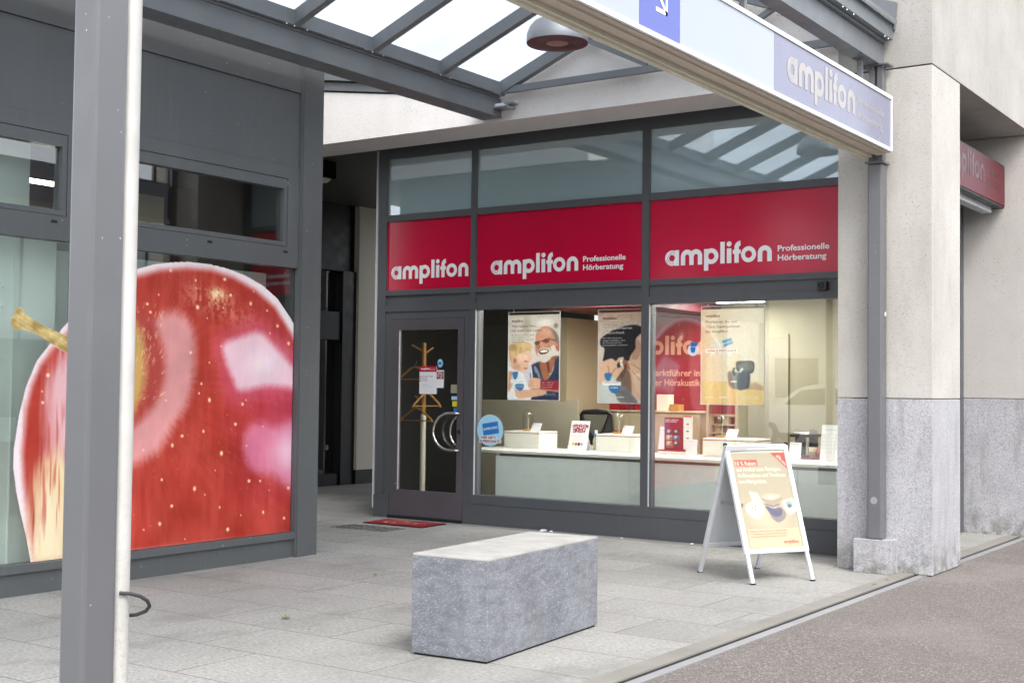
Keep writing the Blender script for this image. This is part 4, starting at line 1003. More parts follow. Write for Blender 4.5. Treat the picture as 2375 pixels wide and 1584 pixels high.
# partition and desk
m = MB(); m.box(-9.6, -8.18, 13.30, 13.34, .013, 1.35); m.build('screen_partition', 'grey_partition', loc=(-8.9, 13.32, 0), label='grey beige desk screen behind the left display box', cat='partition', bevel=.003)
ct = thing('counter', 'long white counter with pale green front inside the windows', 'counter', (-6.5, 12.35, 0))
B(-8.95, -4.22, 11.90, 12.82, .770, .800).build('worktop', 'white_lacquer', ct, bevel=.003)
for a, b in ((-8.42, -5.52), (-5.514, -4.84), (-4.834, -4.22)): B(a, b, 11.935, 11.955, .0, .738).build('front_panel', 'green_front', ct)
B(-8.40, -4.23, 11.99, 12.7, .013, .769).build('carcass', 'grey_partition', ct)
B(-8.42, -8.395, 11.957, 12.7, .013, .769).build('side_panel', 'white_lacquer', ct)
def dbox(x, y, w, d, label):
    t = thing('display_box', label, 'display box', (x + w / 2, y + d / 2, .8), 'white display boxes on the counter')
    B(x, x + w, y, y + d, .8005, .972).build('body', 'white_lacquer', t, bevel=.003)
    B(x + .001, x + w - .001, y + .001, y + d - .001, .9725, .9785).build('red_line', 'red_board', t)
    B(x, x + w, y, y + d, .979, .998).build('lid', 'white_lacquer', t, bevel=.002)
dbox(-8.70, 12.50, .49, .39, 'white display box with red line left of the sale stand')
dbox(-7.445, 12.50, .50, .36, 'white display box with red line right of the sale stand')
dbox(-6.09, 12.42, .60, .40, 'white display box with red line behind the A-board')
def bell(x, y, label):
    t = thing('glass_bell', label, 'glass bell', (x, y, .998), 'glass bells on the display boxes')
    MB().cyl((x, y, .9985), (x, y, 1.018), .07, 24).build('base', 'timber', t)
    MB().lathe([(.064, .0), (.065, .14), (.060, .175), (.045, .20), (.02, .212), (.0, .214)], (x, y, 1.019), 28).build('dome', 'cup_glass', t)
    m = MB(); m.cyl((x, y, 1.019), (x, y, 1.10), .012, 10, 0, .006); m.tube([(x, y, 1.10), (x + .012, y, 1.125), (x + .004, y, 1.145), (x - .012, y, 1.13)], .006, 8); m.build('hearing_aid', 'beige_cabinet', t)
    MB().lathe([(.0, .009), (.006, .006), (.008, .0), (.005, -.006)], (x, y, 1.242), 12).build('knob', 'cup_glass', t)
bell(-8.50, 12.70, 'glass bell on the display box nearest the round blue sticker')
bell(-7.27, 12.70, 'glass bell on the display box left of the middle mullion')
bell(-5.99, 12.68, 'glass bell on the display box behind the A-board')
def tentcard(x, y, z, w, h, label, mini=True):
    t = thing('price_card', label, 'card', (x + w / 2, y, z), 'small white cards in the display')
    m = MB(); m.prism([(x, y, z), (x + w, y, z), (x + w + .02, y + .025, z + h), (x + .02, y + .025, z + h)], (0, .002, 0)); c_ = m.build('card', 'paper', t)
    m = MB(); cx, cz = x + .03, z + h * .82
    vs = []
    for i in range(17):
        a = 2 * math.pi * i / 16; vs += [(cx + .010 * math.cos(a), y + .0195, cz + .010 * math.sin(a)), (cx + .005 * math.cos(a), y + .0195, cz + .005 * math.sin(a))]
    m.add(vs, [(2 * i, 2 * i + 1, 2 * i + 3, 2 * i + 2) for i in range(16)], 0)
    put_text(m, 'Hörsysteme', (x + .05, y + .0195, cz - .004), X1, Z1, w * .45, .008, 0, 1)
    m.build('print', ['red_board', 'grey_text'], t)
tentcard(-8.40, 12.60, .9985, .13, .095, 'white card beside the left glass bell')
tentcard(-7.18, 12.60, .9985, .135, .095, 'white card beside the glass bell left of the middle mullion')
tentcard(-5.90, 12.56, .9985, .13, .095, 'white card beside the glass bell behind the A-board')

def leaning(name, label, cat, x0, x1, y, z, h, lean, mat='paper'):
    t = thing(name, label, cat, ((x0 + x1) / 2, y, z))
    o = Vector((x0, y, z)); ux = X1; up = Vector((0, math.sin(lean), math.cos(lean))); nr = Vector((0, -math.cos(lean), math.sin(lean)))
    m = MB(); q = [o, o + ux * (x1 - x0), o + ux * (x1 - x0) + up * h, o + up * h]; m.prism(q, -nr * .004); m.build('sheet', mat, t)
    m = MB(); m.prism([o + up * h * .6 - nr * .006 + ux * .02, o + ux * (x1 - x0 - .02) + up * h * .6 - nr * .006, Vector((x1 - .02, y + math.sin(lean) * h + .06, z)), Vector((x0 + .02, y + math.sin(lean) * h + .06, z))], (0, .003, 0)); m.build('prop', 'paper', t)
    return t, (lambda u, v, d=.0008: o + ux * u + up * v + nr * d), ux, up
# sale stand
t, at, ux, up = leaning('sale_stand', 'white tilted AUSVERKAUF card standing on the counter between two display boxes', 'card stand', -7.82, -7.575, 12.5, .801, .345, .25)
m = MB()
for row, (word, zz, sz, x0) in enumerate((('AUSVER-', .285, .030, .022), ('KAUF', .235, .042, .032))):
    for i, ch in enumerate(word):
        a = (.12, -.08, .05, -.1, .08, -.05, .1)[i]; cu, cv_ = x0 + sz * .5 + sz * 1.0 * i, zz + (.004 if i % 2 else -.004); ca, sa = math.cos(a), math.sin(a)
        P = lambda u, v, d: at(cu + u * ca - v * sa, cv_ + u * sa + v * ca, d)
        m.add([P(-sz * .52, -sz * .6, .0008), P(sz * .52, -sz * .6, .0008), P(sz * .52, sz * .6, .0008), P(-sz * .52, sz * .6, .0008)], [(0, 1, 2, 3)], 0)
        put_text(m, ch, P(-sz * .3, -sz * .38, .0016), (ux * ca + up * sa), (up * ca - ux * sa), sz * .6 if ch != '-' else sz * .4, sz * .72, .03, 1)
put_text(m, 'Hörgeräte zu Sonderpreisen', at(.03, .165), ux, up, .185, .008, 0, 2); put_text(m, 'nur solange Vorrat', at(.07, .15), ux, up, .10, .008, 0, 2)
put_text(m, 'ALLES MUSS RAUS', at(.045, .12), ux, up, .15, .009, .01, 2)
m.build('print', ['red_board', 'letter_white', 'grey_text'], t)
m = MB()
for i, c_ in enumerate((0, 1, 2, 3)):
    cc = at(.06 + .038 * i, .075); vs = [cc] + [cc + ux * .017 * math.cos(a) + up * .02 * math.sin(a) for a in [2 * math.pi * j / 12 for j in range(12)]]
    m.add(vs, [(0, j + 1, (j + 1) % 12 + 1) for j in range(12)], i)
m.build('batteries', ['yellow', 'amber_text', 'black_text', 'grey_text'], t)
# brochure board
t = thing('brochure_board', 'crimson brochure board with small photos on a red and white base', 'brochure stand', (-6.47, 12.55, .8))
B(-6.66, -6.31, 12.50, 12.66, .801, .838).build('base', 'white_lacquer', t); B(-6.66, -6.31, 12.498, 12.66, .8385, .852).build('red_base', 'red_board', t)
cv = Canvas(0, .22, 0, .345, 60, 90, (150, 28, 60)); cv.blend(1 - cv.X / .06, (92, 44, 96), .9)
pc = ((110, 90, 110), (60, 40, 46), (196, 170, 150), (60, 110, 160), (196, 150, 90), (90, 60, 50))
for i in range(6):
    x, y = .022 + .085 * (i % 2), .125 + .062 * (i // 2); cv.rect(x, x + .072, y, y + .052, pc[i]); cv.ell(x + .03, y + .02, .018, .016, (226, 220, 214), .6, .8); cv.ell(x + .055, y + .035, .014, .012, (40, 40, 60), .6, .6)
bd = cv.mesh('photo_board', (-6.61, 12.545, 1.198), (.22, 0, 0), (0, 0, -.345), 'print_matt', t)
B(-6.61, -6.39, 12.547, 12.56, .853, 1.2).build('board', 'red_board', t)
m = MB(); put_text(m, 'Herzlich willkommen', (-6.60, 12.543, 1.17), X1, Z1, .16, .014, .02); put_text(m, 'Hören und Erleben', (-6.60, 12.543, 1.15), X1, Z1, .14, .014, .02)
for i in range(3): put_text(m, 'Beratung und Service', (-6.585, 12.543, .91 - .018 * i), X1, Z1, .09, .008, 0)
m.build('lettering', 'letter_white', bd)
B(-6.39, -6.335, 12.55, 12.565, .853, 1.19).build('side_strip', 'maroon_text', t)
cv = Canvas(0, .10, 0, .36, 24, 90, (238, 240, 236)); cv.rect(0, .1, 0, .014, (190, 30, 50))
for i, c_ in enumerate(((190, 60, 80), (40, 90, 190), (60, 160, 90), (150, 160, 150))): cv.ell(.05, .09 + .075 * i, .016, .008, c_, .6); cv.rect(0, .1, .05 + .075 * i, .052 + .075 * i, (190, 200, 200))
cv.mesh('leaflet_column', (-6.375, 12.535, 1.222), (.10, 0, 0), (0, 0, -.36), 'print_matt', t); B(-6.375, -6.275, 12.5365, 12.55, .862, 1.222).build('leaflet_holder', 'paper', t)
def leaflet(x0, x1, y, h, label, z=.801):
    t, at, ux, up = leaning('leaflet_stand', label, 'leaflet stand', x0, x1, y, z, h, .2)
    m = MB(); w = x1 - x0
    put_text(m, 'Ihr Hörgewinn', at(w * .1, h * .86), ux, up, w * .6, .010, .01, 1)
    for i in range(6): put_text(m, ('gut beraten in Ihrer Filiale', 'kostenloser Test und Service', 'jetzt Termin vereinbaren')[i % 3], at(w * .1, h * (.74 - .1 * i)), ux, up, w * (.78 - .1 * (i % 3)), .006, 0, 0)
    m.build('print', ['grey_text', 'blue_card'], t)
leaflet(-6.32, -6.19, 12.47, .175, 'small white leaflet leaning beside the third display box')
leaflet(-5.225, -5.10, 12.66, .175, 'small white leaflet on the counter left of the coffee machine')
leaflet(-4.84, -4.62, 12.52, .37, 'tall white leaflet stand at the right end of the counter')
leaflet(-6.72, -6.64, 12.60, .30, 'narrow leaflet stand just right of the middle mullion')
# coffee machine and cup
t = thing('coffee_machine', 'small black and steel capsule coffee machine on the counter', 'coffee machine', (-5.19, 13.0, .8))
B(-5.36, -4.92, 12.72, 13.2, .8005, .815).build('tray', 'maroon_text', t)
m = MB(); m.box(-5.29, -5.10, 12.98, 13.16, .8155, 1.02); m.box(-5.30, -5.07, 12.86, 13.16, 1.0201, 1.05); m.box(-5.27, -5.12, 12.84, 12.97, .8155, .83); m.build('body', 'black_paint', t, bevel=.006)
m = MB(); m.prism([(-5.27, 12.87 + .14 * (1 - math.cos(a)), 1.0505 + .055 * math.sin(a)) for a in [math.pi * i / 14 for i in range(15)]], (.17, 0, 0), smooth=False); m.build('hood', 'steel', t)
m = MB(); m.cyl((-5.13, 12.93, .83), (-5.13, 12.93, 1.02), .018, 14); m.build('spout_column', 'brushed', t)
m = MB(); m.lathe([(.0, 0), (.036, 0), (.046, .105), (.044, .105), (.034, .004)], (-5.05, 12.88, .816), 20); m.build('paper_cup', 'beige_cabinet', loc=(-5.05, 12.88, .815), label='beige paper cup standing beside the coffee machine', cat='cup')
m = MB(); m.lathe([(.0, 0), (.034, 0), (.04, .09), (.038, .09), (.032, .004)], (-4.97, 12.88, .816), 20); m.build('red_cup', 'red_board', loc=(-4.97, 12.88, .815), label='dark red cup beside the beige paper cup', cat='cup')
# chair
t = thing('office_chair', 'black office chair behind the counter next to the desk screen', 'chair', (-8.01, 13.5, 0))
m = MB(); pts = [(-8.24, 13.5, .86), (-8.25, 13.47, 1.0), (-8.235, 13.46, 1.19), (-8.20, 13.46, 1.225), (-8.02, 13.46, 1.24), (-7.84, 13.46, 1.225), (-7.805, 13.46, 1.19), (-7.79, 13.47, 1.0), (-7.83, 13.5, .86)]
m.tube(pts + [(-8.02, 13.52, .84)], .02, 10, closed=True); m.build('back_frame', 'black_paint', t)
m = MB(); m.prism([(x, y_ + .012, z) for x, y_, z in pts], (0, .012, 0)); m.build('back_mesh', 'charcoal', t)
m = MB(); m.prism([(-8.2, 13.44, 1.19), (-7.85, 13.44, 1.19), (-7.92, 13.44, 1.02), (-8.02, 13.44, .9), (-8.12, 13.44, 1.02)], (0, .012, 0)); m.build('lumbar_panel', 'dark_wall', t)
B(-8.25, -7.78, 13.45, 13.9, .45, .52).build('seat', 'black_paint', t, bevel=.02)
m = MB(); m.cyl((-8.02, 13.68, .1), (-8.02, 13.68, .45), .03, 14)
for i in range(5):
    a = 2 * math.pi * i / 5; m.beam((-8.02, 13.68, .11), (-8.02 + .3 * math.cos(a), 13.68 + .3 * math.sin(a), .07), .04, .03)
m.build('base', 'black_paint', t); m = MB(); m.beam((-8.02, 13.5, .86), (-8.02, 13.56, .50), .05, .03); m.build('back_bar', 'black_paint', t)
t = thing('glue_bottle', 'small bottle with blue collar standing on the counter before the chair', 'bottle', (-7.60, 12.72, .8))
MB().lathe([(.0, 0), (.034, 0), (.036, .02), (.036, .13), (.02, .15)], (-7.60, 12.76, .801), 20).build('bottle', 'olive_wall', t); MB().cyl((-7.60, 12.76, .951), (-7.60, 12.76, .99), .024, 16).build('collar', 'blue_card', t); MB().cyl((-7.60, 12.76, .9905), (-7.60, 12.76, 1.03), .017, 16).build('cap', 'white_lacquer', t)
# desk with sideboard, boxes, rack
B(-8.2, -7.2, 13.1, 13.26, .74, .82).build('desk', 'warm_white', loc=(-7.7, 13.18, 0), label='pale desk edge in front of the office chair', cat='desk')
t = thing('sideboard', 'beige sideboard along the red wall with packs on top', 'sideboard', (-7.7, 14.4, 0))
B(-8.55, -7.0, 14.2, 14.6, .013, 1.22).build('body', 'beige_cabinet', t); B(-8.57, -6.98, 14.18, 14.62, 1.2205, 1.24).build('top', 'beige_wall', t)
def pack(x, w, h, mat, label, y=14.25, z=1.241):
    m = MB(); m.box(x, x + w, y, y + .15, z, z + h); m.build('package', mat, loc=(x, y, z), bevel=.003, label=label, cat='package', group='packs on the sideboard')
pack(-8.30, .16, .09, 'red_board', 'flat red pack leftmost on the sideboard'); pack(-8.05, .10, .11, 'maroon_text', 'maroon pack right of the flat red pack'); pack(-7.93, .12, .10, 'red_board', 'red pack at the middle mullion')
pack(-7.62, .16, .2, 'warm_white', 'cream sale card standing on the sideboard'); pack(-7.44, .12, .08, 'timber', 'brown pack beside the cream sale card')
pack(-7.62, .10, .20, 'red_board', 'upright dark red brochure pack left of the middle mullion', 13.2, .821); pack(-7.50, .08, .14, 'maroon_text', 'smaller maroon brochure pack beside the upright one', 13.15, .821)
t = thing('accessory_rack', 'wooden accessory rack with maroon header behind the third glass bell', 'rack', (-6.7, 14.0, 0))
m = MB(); m.box(-6.82, -6.79, 14.0, 14.3, .013, 1.36); m.box(-6.45, -6.42, 14.0, 14.3, .013, 1.36); m.box(-6.79, -6.45, 14.27, 14.3, .013, 1.36); m.build('frame', 'beige_cabinet', t)
B(-6.785, -6.455, 14.02, 14.05, 1.22, 1.35).build('header', 'maroon_text', t)
for i, (z, c_) in enumerate(((1.10, 'charcoal'), (1.0, 'maroon_text'), (.9, 'blue_card'), (.8, 'blue_card'))):
    for j in range(3):
        B(-6.77 + .105 * j, -6.69 + .105 * j, 14.12, 14.2, z, z + .085).build('blister_pack', (c_, 'beige_wall', c_)[(i + j) % 3], t)
    B(-6.79, -6.45, 14.08, 14.26, z - .015, z - .001).build('shelf', 'beige_cabinet', t)
# coat rack with hangers
t = thing('coat_rack', 'wooden coat rack with cream lower pole behind the door glass', 'coat rack', (-9.84, 12.4, 0))
MB().cyl((-9.84, 12.4, .02), (-9.84, 12.4, 1.17), .034, 18).build('lower_pole', 'warm_white', t); MB().cyl((-9.84, 12.4, 1.1705), (-9.84, 12.4, 2.04), .03, 18, 0, .027).build('upper_pole', 'timber', t)
MB().cyl((-9.84, 12.4, .013), (-9.84, 12.4, .03), .2, 28).build('foot', 'warm_white', t)
for (z, dx, dy) in ((1.93, -.17, -.02), (1.31, -.11, -.03), (1.40, .10, -.03), (1.90, .04, .12)):
    MB().cyl((-9.84, 12.4, z), (-9.84 + dx, 12.4 + dy, z + .08), .012, 10).build('peg', 'timber', t)
def hanger(x, z, a, w, label):
    t = thing('clothes_hanger', label, 'hanger', (x, 12.36, z), 'wooden hangers on the coat rack')
    c_, s_ = math.cos(a), math.sin(a); P = lambda u, v: (x + u * c_, 12.34 + u * s_, z + v)
    m = MB(); m.tube([P(-w, -.20), P(-w * .9, -.165), P(-.05, -.05), P(0, -.035), P(.05, -.05), P(w * .9, -.165), P(w, -.20)], .013, 8); m.build('shoulder', 'timber', t)
    m = MB(); m.tube([P(-w * .95, -.19), P(w * .95, -.19)], .007, 8); m.build('bar', 'timber', t)
    m = MB(); m.tube([P(0, -.03), P(0, .0), P(.018, .015), P(.02, .035), P(0, .05), P(-.018, .04)], .003, 6); m.build('hook', 'steel', t)
hanger(-9.90, 1.28, 0, .25, 'wooden hanger at the front of the lower coat rack peg'); hanger(-9.93, 1.78, .15, .23, 'upper wooden hanger half hidden by the opening hours notice'); hanger(-9.74, 1.46, 1.25, .2, 'wooden hanger seen nearly edge-on right of the pole')

# ------------------------------------------------------------------ notices and stickers on the glass
GY = 11.523
t = thing('hours_notice', 'white opening hours notice with red head on the door glass', 'notice', (-9.08, GY, 1.42))
m = MB(); m.box(-9.205, -8.96, GY - .002, GY, 1.422, 1.735); m.build('sheet', 'paper', t); m = MB(); m.box(-9.205, -8.96, GY - .0035, GY - .0022, 1.672, 1.735); m.build('head', 'red_panel', t)
m = MB(); logo(m, (-9.185, GY - .0045, 1.695), X1, Z1, .115, 0); put_text(m, 'Professionelle', (-9.05, GY - .0045, 1.706), X1, Z1, .075, .009); put_text(m, 'Hörberatung', (-9.05, GY - .0045, 1.690), X1, Z1, .065, .009)
for i, (a_, w_) in enumerate((('Montag bis Freitag', .15), ('Samstag', .07), ('nach Vereinbarung', .08))): put_text(m, a_, (-9.165, GY - .003, 1.615 - .024 * i), X1, Z1, w_, .013, .01, 1)
for i in range(3): m.box(-9.204, -9.175, GY - .0035, GY - .0022, 1.612 - .024 * i, 1.620 - .024 * i, 2)
for i, a_ in enumerate(('032 000 00 00', 'Termin nach Absprache', 'Wir freuen uns auf Sie')): put_text(m, a_.replace('032 000 00 00', 'Telefon'), (-9.165, GY - .003, 1.53 - .014 * i), X1, Z1, (.07, .1, .16)[i], .008, 0, 3)
m.build('lettering', ['letter_white', 'black_text', 'red_board', 'grey_text'], t)
t = thing('red_notice', 'small white notice with red wreath square right of the opening hours notice', 'notice', (-8.91, GY, 1.49))
B(-8.957, -8.862, GY - .002, GY, 1.492, 1.69).build('sheet', 'paper', t); B(-8.957, -8.862, GY - .0035, GY - .0022, 1.592, 1.675).build('head', 'red_board', t)
m = MB()
vs = []
for i in range(21):
    a = math.radians(-70 + 320 * i / 20 - 20); vs += [(-8.91 + .034 * math.cos(a), GY - .0045, 1.634 + .034 * math.sin(a)), (-8.91 + .027 * math.cos(a), GY - .0045, 1.634 + .027 * math.sin(a))]
m.add(vs, [(2 * i, 2 * i + 2, 2 * i + 3, 2 * i + 1) for i in range(20)])
put_text(m, 'TOP', (-8.928, GY - .0045, 1.638), X1, Z1, .036, .012, .01); put_text(m, 'SERVICE', (-8.93, GY - .0045, 1.622), X1, Z1, .04, .009, .01)
m.build('wreath', 'letter_white', t)
def disc(m, cx, cz, rx, rz, y, mi=0, n=36):
    vs = [(cx, y, cz)] + [(cx + rx * math.cos(2 * math.pi * i / n), y, cz + rz * math.sin(2 * math.pi * i / n)) for i in range(n)]
    m.add(vs, [(0, i + 1, (i + 1) % n + 1) for i in range(n)], mi)
def solid_disc(m, cx, cz, rx, rz, y, mi=0, n=40):
    m.prism([(cx + rx * math.cos(2 * math.pi * i / n), y, cz + rz * math.sin(2 * math.pi * i / n)) for i in range(n)], (0, .0012, 0), mi)
t = thing('round_sticker', 'tiny round blue sticker above the notices on the door glass', 'sticker', (-8.912, GY, 1.77))
m = MB(); solid_disc(m, -8.912, 1.77, .035, .046, GY - .002); m.build('film', 'light_blue', t); m = MB(); m.box(-8.935, -8.89, GY - .0035, GY - .0022, 1.75, 1.785); m.build('card_picture', 'blue_card', t)
for nm, a in (('patterned_sticker', (-8.755, -8.66, 1.435, 1.53, 'olive_wall', 'green patterned square sticker high on the door glass edge')), ('pale_sticker', (-8.745, -8.66, 1.36, 1.40, 'light_blue', 'pale narrow sticker under the patterned one')), ('yellow_sticker', (-8.73, -8.66, 1.285, 1.345, 'yellow', 'yellow square sticker on the door glass edge')), ('blue_sticker', (-8.712, -8.66, 1.22, 1.27, 'blue_card', 'blue square sticker lowest on the door glass edge'))):
    B(a[0], a[1], GY - .002, GY, a[2], a[3]).build(nm, a[4], loc=(a[0], GY, a[2]), label=a[5], cat='sticker', group='square stickers on the door glass')
t = thing('points_sticker', 'large round light blue sticker HIER GIBT\'S SUPERPUNKTE on the left window', 'sticker', (-8.23, 11.548, .86))
m = MB(); solid_disc(m, -8.23, 1.035, .172, .172, 11.546); m.build('film', 'light_blue', t)
m = MB(); a = .16; c_, s_ = math.cos(a), math.sin(a); P = lambda u, v: (-8.22 + u * c_ - v * s_, 11.5448, 1.055 + u * s_ + v * c_)
m.prism([P(-.105, -.065), P(.105, -.065), P(.105, .065), P(-.105, .065)], (0, -.001, 0)); cd = m.build('card_picture', 'blue_card', t)
m = MB(); put_text(m, 'SUPERCARD', (P(-.095, -.01)[0], 11.5432, P(-.095, -.01)[2]), (c_, 0, s_), (-s_, 0, c_), .19, .026, .02); m.build('lettering', 'letter_white', cd)
B(-8.37, -8.085, 11.5443, 11.5453, .896, .935).build('text_band', 'paper', t); B(-8.345, -8.14, 11.5443, 11.5453, .9352, .975).build('text_band', 'paper', t)
m = MB(); put_text(m, "HIER GIBT'S", (-8.34, 11.5432, .942), X1, Z1, .19, .028, .03); put_text(m, 'SUPERPUNKTE', (-8.362, 11.5432, .902), X1, Z1, .27, .028, .03); m.build('lettering', 'maroon_text', t)

# ------------------------------------------------------------------ the three hanging posters
def hanging(name, label, x0, x1, zt, zb, cv, frame='acrylic'):
    y = 11.65; cv.finish(.8, 1.0, 1, 16)
    t = thing('hanging_poster', label, 'poster', ((x0 + x1) / 2, y, zb), 'posters hanging in the shop windows')
    p = cv.mesh('print', (x0 + .008, y - .001, zt - .022), (x1 - x0 - .016, 0, 0), (0, 0, -(zt - zb - .03)), 'poster_paper', t)
    fr = MB(); fr.box(x0, x0 + .007, y - .004, y + .004, zb, zt + .012); fr.box(x1 - .007, x1, y - .004, y + .004, zb, zt + .012); fr.box(x0 + .007, x1 - .007, y - .003, y + .003, zt + .004, zt + .012); fr.box(x0 + .007, x1 - .007, y - .003, y + .003, zb, zb + .007)
    fr.build('holder', 'paper', t)
    for xx in (x0 + .07, x1 - .07):
        m = MB(); m.cyl((xx, y, zt + .01), (xx, y, 2.62), .0025, 6); m.tube([(xx, y, zt + .006), (xx + .01, y - .01, zt + .016), (xx, y - .012, zt + .026)], .003, 6); m.build('hook_wire', 'steel', t)
    sx, sz = x1 - x0 - .016, zt - zb - .03
    return t, p, (lambda u, v: (x0 + .008 + u * sx, y - .0025, zt - .022 - v * sz)), sx
DR = (118, 26, 40)
# poster 1: laughing grey bearded man and blond boy (u, v from 0 to 1, v down); canvas in units of x 0..66, y 0..92
def gp(x, y): return ((x - 75) / 780 * 66, (y - 105) / 1380 * 92)
cv = Canvas(0, 66, 0, 92, 130, 182, (208, 205, 198))
def Pg(pts, c, soft=1.0, a=1.0, sm=True): cv.poly([gp(*p) for p in pts], c, soft, a, sm)
def Eg(x, y, rx, ry, c, soft=.3, a=1.0, rot=0.0): X, Y = gp(x, y); cv.ell(X, Y, rx / 780 * 66, ry / 1380 * 92, c, soft, a, rot)
cv.blend(np.clip(1 - cv.Y / 40, 0, 1), (176, 170, 154), .6); cv.blend(cv.noise(4, 4, 3), (190, 184, 170), .4)
Eg(350, 270, 60, 140, (150, 144, 128), .9, .6); Eg(800, 290, 30, 40, (110, 96, 90), .9, .8); Eg(640, 240, 120, 60, (226, 224, 216), .9, .7)
Pg([(410, 930), (560, 860), (780, 780), (870, 790), (870, 900), (600, 960), (420, 1000)], (150, 84, 66), 1.2)
Pg([(420, 960), (560, 880), (620, 1050), (660, 1160), (760, 1020), (800, 840), (870, 850), (870, 1490), (400, 1490), (400, 1050)], (44, 58, 88), 1.2)
Pg([(560, 860), (640, 880), (780, 840), (740, 1040), (640, 1170), (580, 1040)], (166, 98, 68), 1.2)
Pg([(665, 880), (700, 880), (712, 1000), (690, 1050)], (96, 50, 38), 1.2, .8)
Pg([(475, 950), (510, 960), (600, 1160), (570, 1160), (490, 1030)], (128, 142, 172), .8)
Eg(722, 1068, 10, 10, (220, 226, 236))
Eg(832, 610, 34, 90, (170, 98, 74)); Pg([(490, 560), (500, 420), (570, 320), (680, 300), (790, 370), (835, 470), (835, 590), (790, 640), (760, 760), (660, 850), (560, 830), (500, 720), (484, 640)], (196, 132, 104), .9)
Pg([(700, 330), (790, 380), (842, 480), (836, 570), (800, 560), (780, 470), (740, 390)], (118, 112, 110), 1.2)
Eg(640, 400, 90, 60, (222, 168, 140), .9, .8); Eg(540, 600, 40, 60, (160, 96, 76), .9, .7); Pg([(560, 500), (620, 490), (640, 600), (590, 640), (555, 600)], (206, 140, 112), 1.2)
Pg([(540, 690), (590, 650), (700, 650), (770, 600), (790, 680), (740, 800), (650, 880), (560, 860), (530, 780)], (206, 200, 192), 1.2)
Pg([(545, 700), (600, 668), (690, 676), (690, 712), (640, 745), (570, 748)], (86, 44, 40), .6); Pg([(560, 702), (610, 682), (680, 686), (670, 708), (600, 722)], (238, 234, 226), .4)
Pg([(484, 560), (540, 540), (560, 575), (520, 600), (484, 590)], (90, 56, 48), .6, .8); Pg([(600, 545), (640, 500), (700, 520), (700, 556), (650, 570)], (92, 58, 50), .6, .8)
cv.line([gp(480, 555), gp(560, 540), gp(600, 530), gp(700, 500), gp(800, 530)], .45, (52, 44, 44), .9)
Pg([(75, 1000), (120, 960), (300, 1000), (430, 920), (430, 1490), (75, 1490)], (222, 226, 236), 1.2)
Pg([(300, 960), (400, 920), (430, 940), (420, 1200), (380, 1250)], (196, 196, 214), 1.0)
Pg([(130, 820), (300, 720), (430, 730), (430, 820), (400, 900), (380, 960), (320, 1060), (240, 1020), (130, 960)], (226, 178, 148), 1.0)
Eg(172, 850, 36, 56, (214, 146, 116)); Eg(176, 850, 18, 34, (176, 104, 80), .6)
Pg([(75, 720), (75, 620), (160, 560), (300, 540), (430, 590), (420, 700), (370, 690), (320, 720), (230, 740), (200, 780), (160, 790), (130, 900), (90, 800)], (196, 160, 100), 1.0)
cv.blend(cv.pmask(catmull([gp(*p) for p in [(75, 720), (75, 620), (160, 560), (300, 540), (430, 590), (420, 700), (230, 740), (130, 900)]]), 1.0) * np.clip(cv.noise(40, 6, 8) * 2.6 - 1.1, 0, 1), (232, 206, 150), .8)
Eg(300, 800, 90, 60, (238, 198, 170), .9, .6); Eg(200, 960, 70, 60, (196, 140, 110), .9, .6); Eg(150, 640, 60, 60, (160, 124, 76), .9, .7); Eg(310, 600, 90, 40, (222, 192, 136), .9, .6)
for k in range(5): cv.line([gp(560 + 38 * k, 780), gp(575 + 36 * k, 860)], .35, (176, 168, 160), .5)
for k in range(3): cv.line([gp(570, 400 + 28 * k), gp(680, 385 + 28 * k)], .3, (160, 100, 78), .5)
cv.line([gp(560, 610), gp(530, 690)], .5, (140, 84, 66), .7); cv.line([gp(690, 600), gp(730, 680)], .5, (140, 84, 66), .7)
for k in range(4): cv.line([gp(420 + 50 * k, 1060), gp(450 + 45 * k, 1480)], .9, (34, 46, 74), .5)
for k in range(5): cv.line([gp(140 + 60 * k, 1000), gp(130 + 62 * k, 1200)], .6, (196, 202, 218), .5)
cv.line([gp(325, 862), gp(372, 868)], .45, (110, 70, 56)); cv.line([gp(320, 980), gp(370, 975)], .6, (170, 84, 74))
Pg([(75, 1060), (130, 1030), (150, 1180), (130, 1280), (75, 1350)], (206, 152, 122), 1.0)
Pg([(180, 1280), (240, 1330), (560, 1310), (660, 1330), (640, 1400), (420, 1450), (250, 1470), (190, 1400)], (222, 168, 132), 1.2)
Pg([(390, 1230), (420, 1140), (500, 1130), (575, 1160), (580, 1290), (470, 1310), (390, 1290)], (224, 172, 138), 1.0)
for yy in (1180, 1215, 1250): cv.line([gp(395, yy), gp(470, yy + 10)], .3, (170, 112, 86), .8)
Pg([(570, 1300), (870, 1320), (870, 1360), (700, 1340), (600, 1330)], (188, 118, 90), .8)
cv.poly([gp(575, 1170), gp(870, 1170), gp(870, 1325), gp(575, 1305)], (160, 36, 56), .3, smooth=False)
Eg(200, 1180, 90, 130, (176, 216, 236), .25, .55)
Pg([(140, 1040), (225, 1035), (222, 1080), (212, 1130), (180, 1165), (152, 1120)], (44, 116, 186), .4); Pg([(190, 1240), (310, 1235), (312, 1300), (270, 1345), (205, 1310)], (40, 120, 190), .4)
cv.poly([gp(115, 1165), gp(330, 1165), gp(330, 1210), gp(115, 1210)], (236, 236, 238), .3, smooth=False)
p1, pr1, A, sx = hanging('p', 'hanging poster of a laughing bearded man hugging a blond boy', -8.072, -7.398, 2.318, 1.368, cv)
m = MB()
logo(m, A(.06, .085), X1, Z1, .145 / 1.15, 0); put_text(m, 'Wer besser hört,', A(.06, .145), X1, Z1, sx * .49, .026, .01, 0); put_text(m, 'hat mehr vom Leben.', A(.06, .197), X1, Z1, sx * .62, .026, .01, 0)
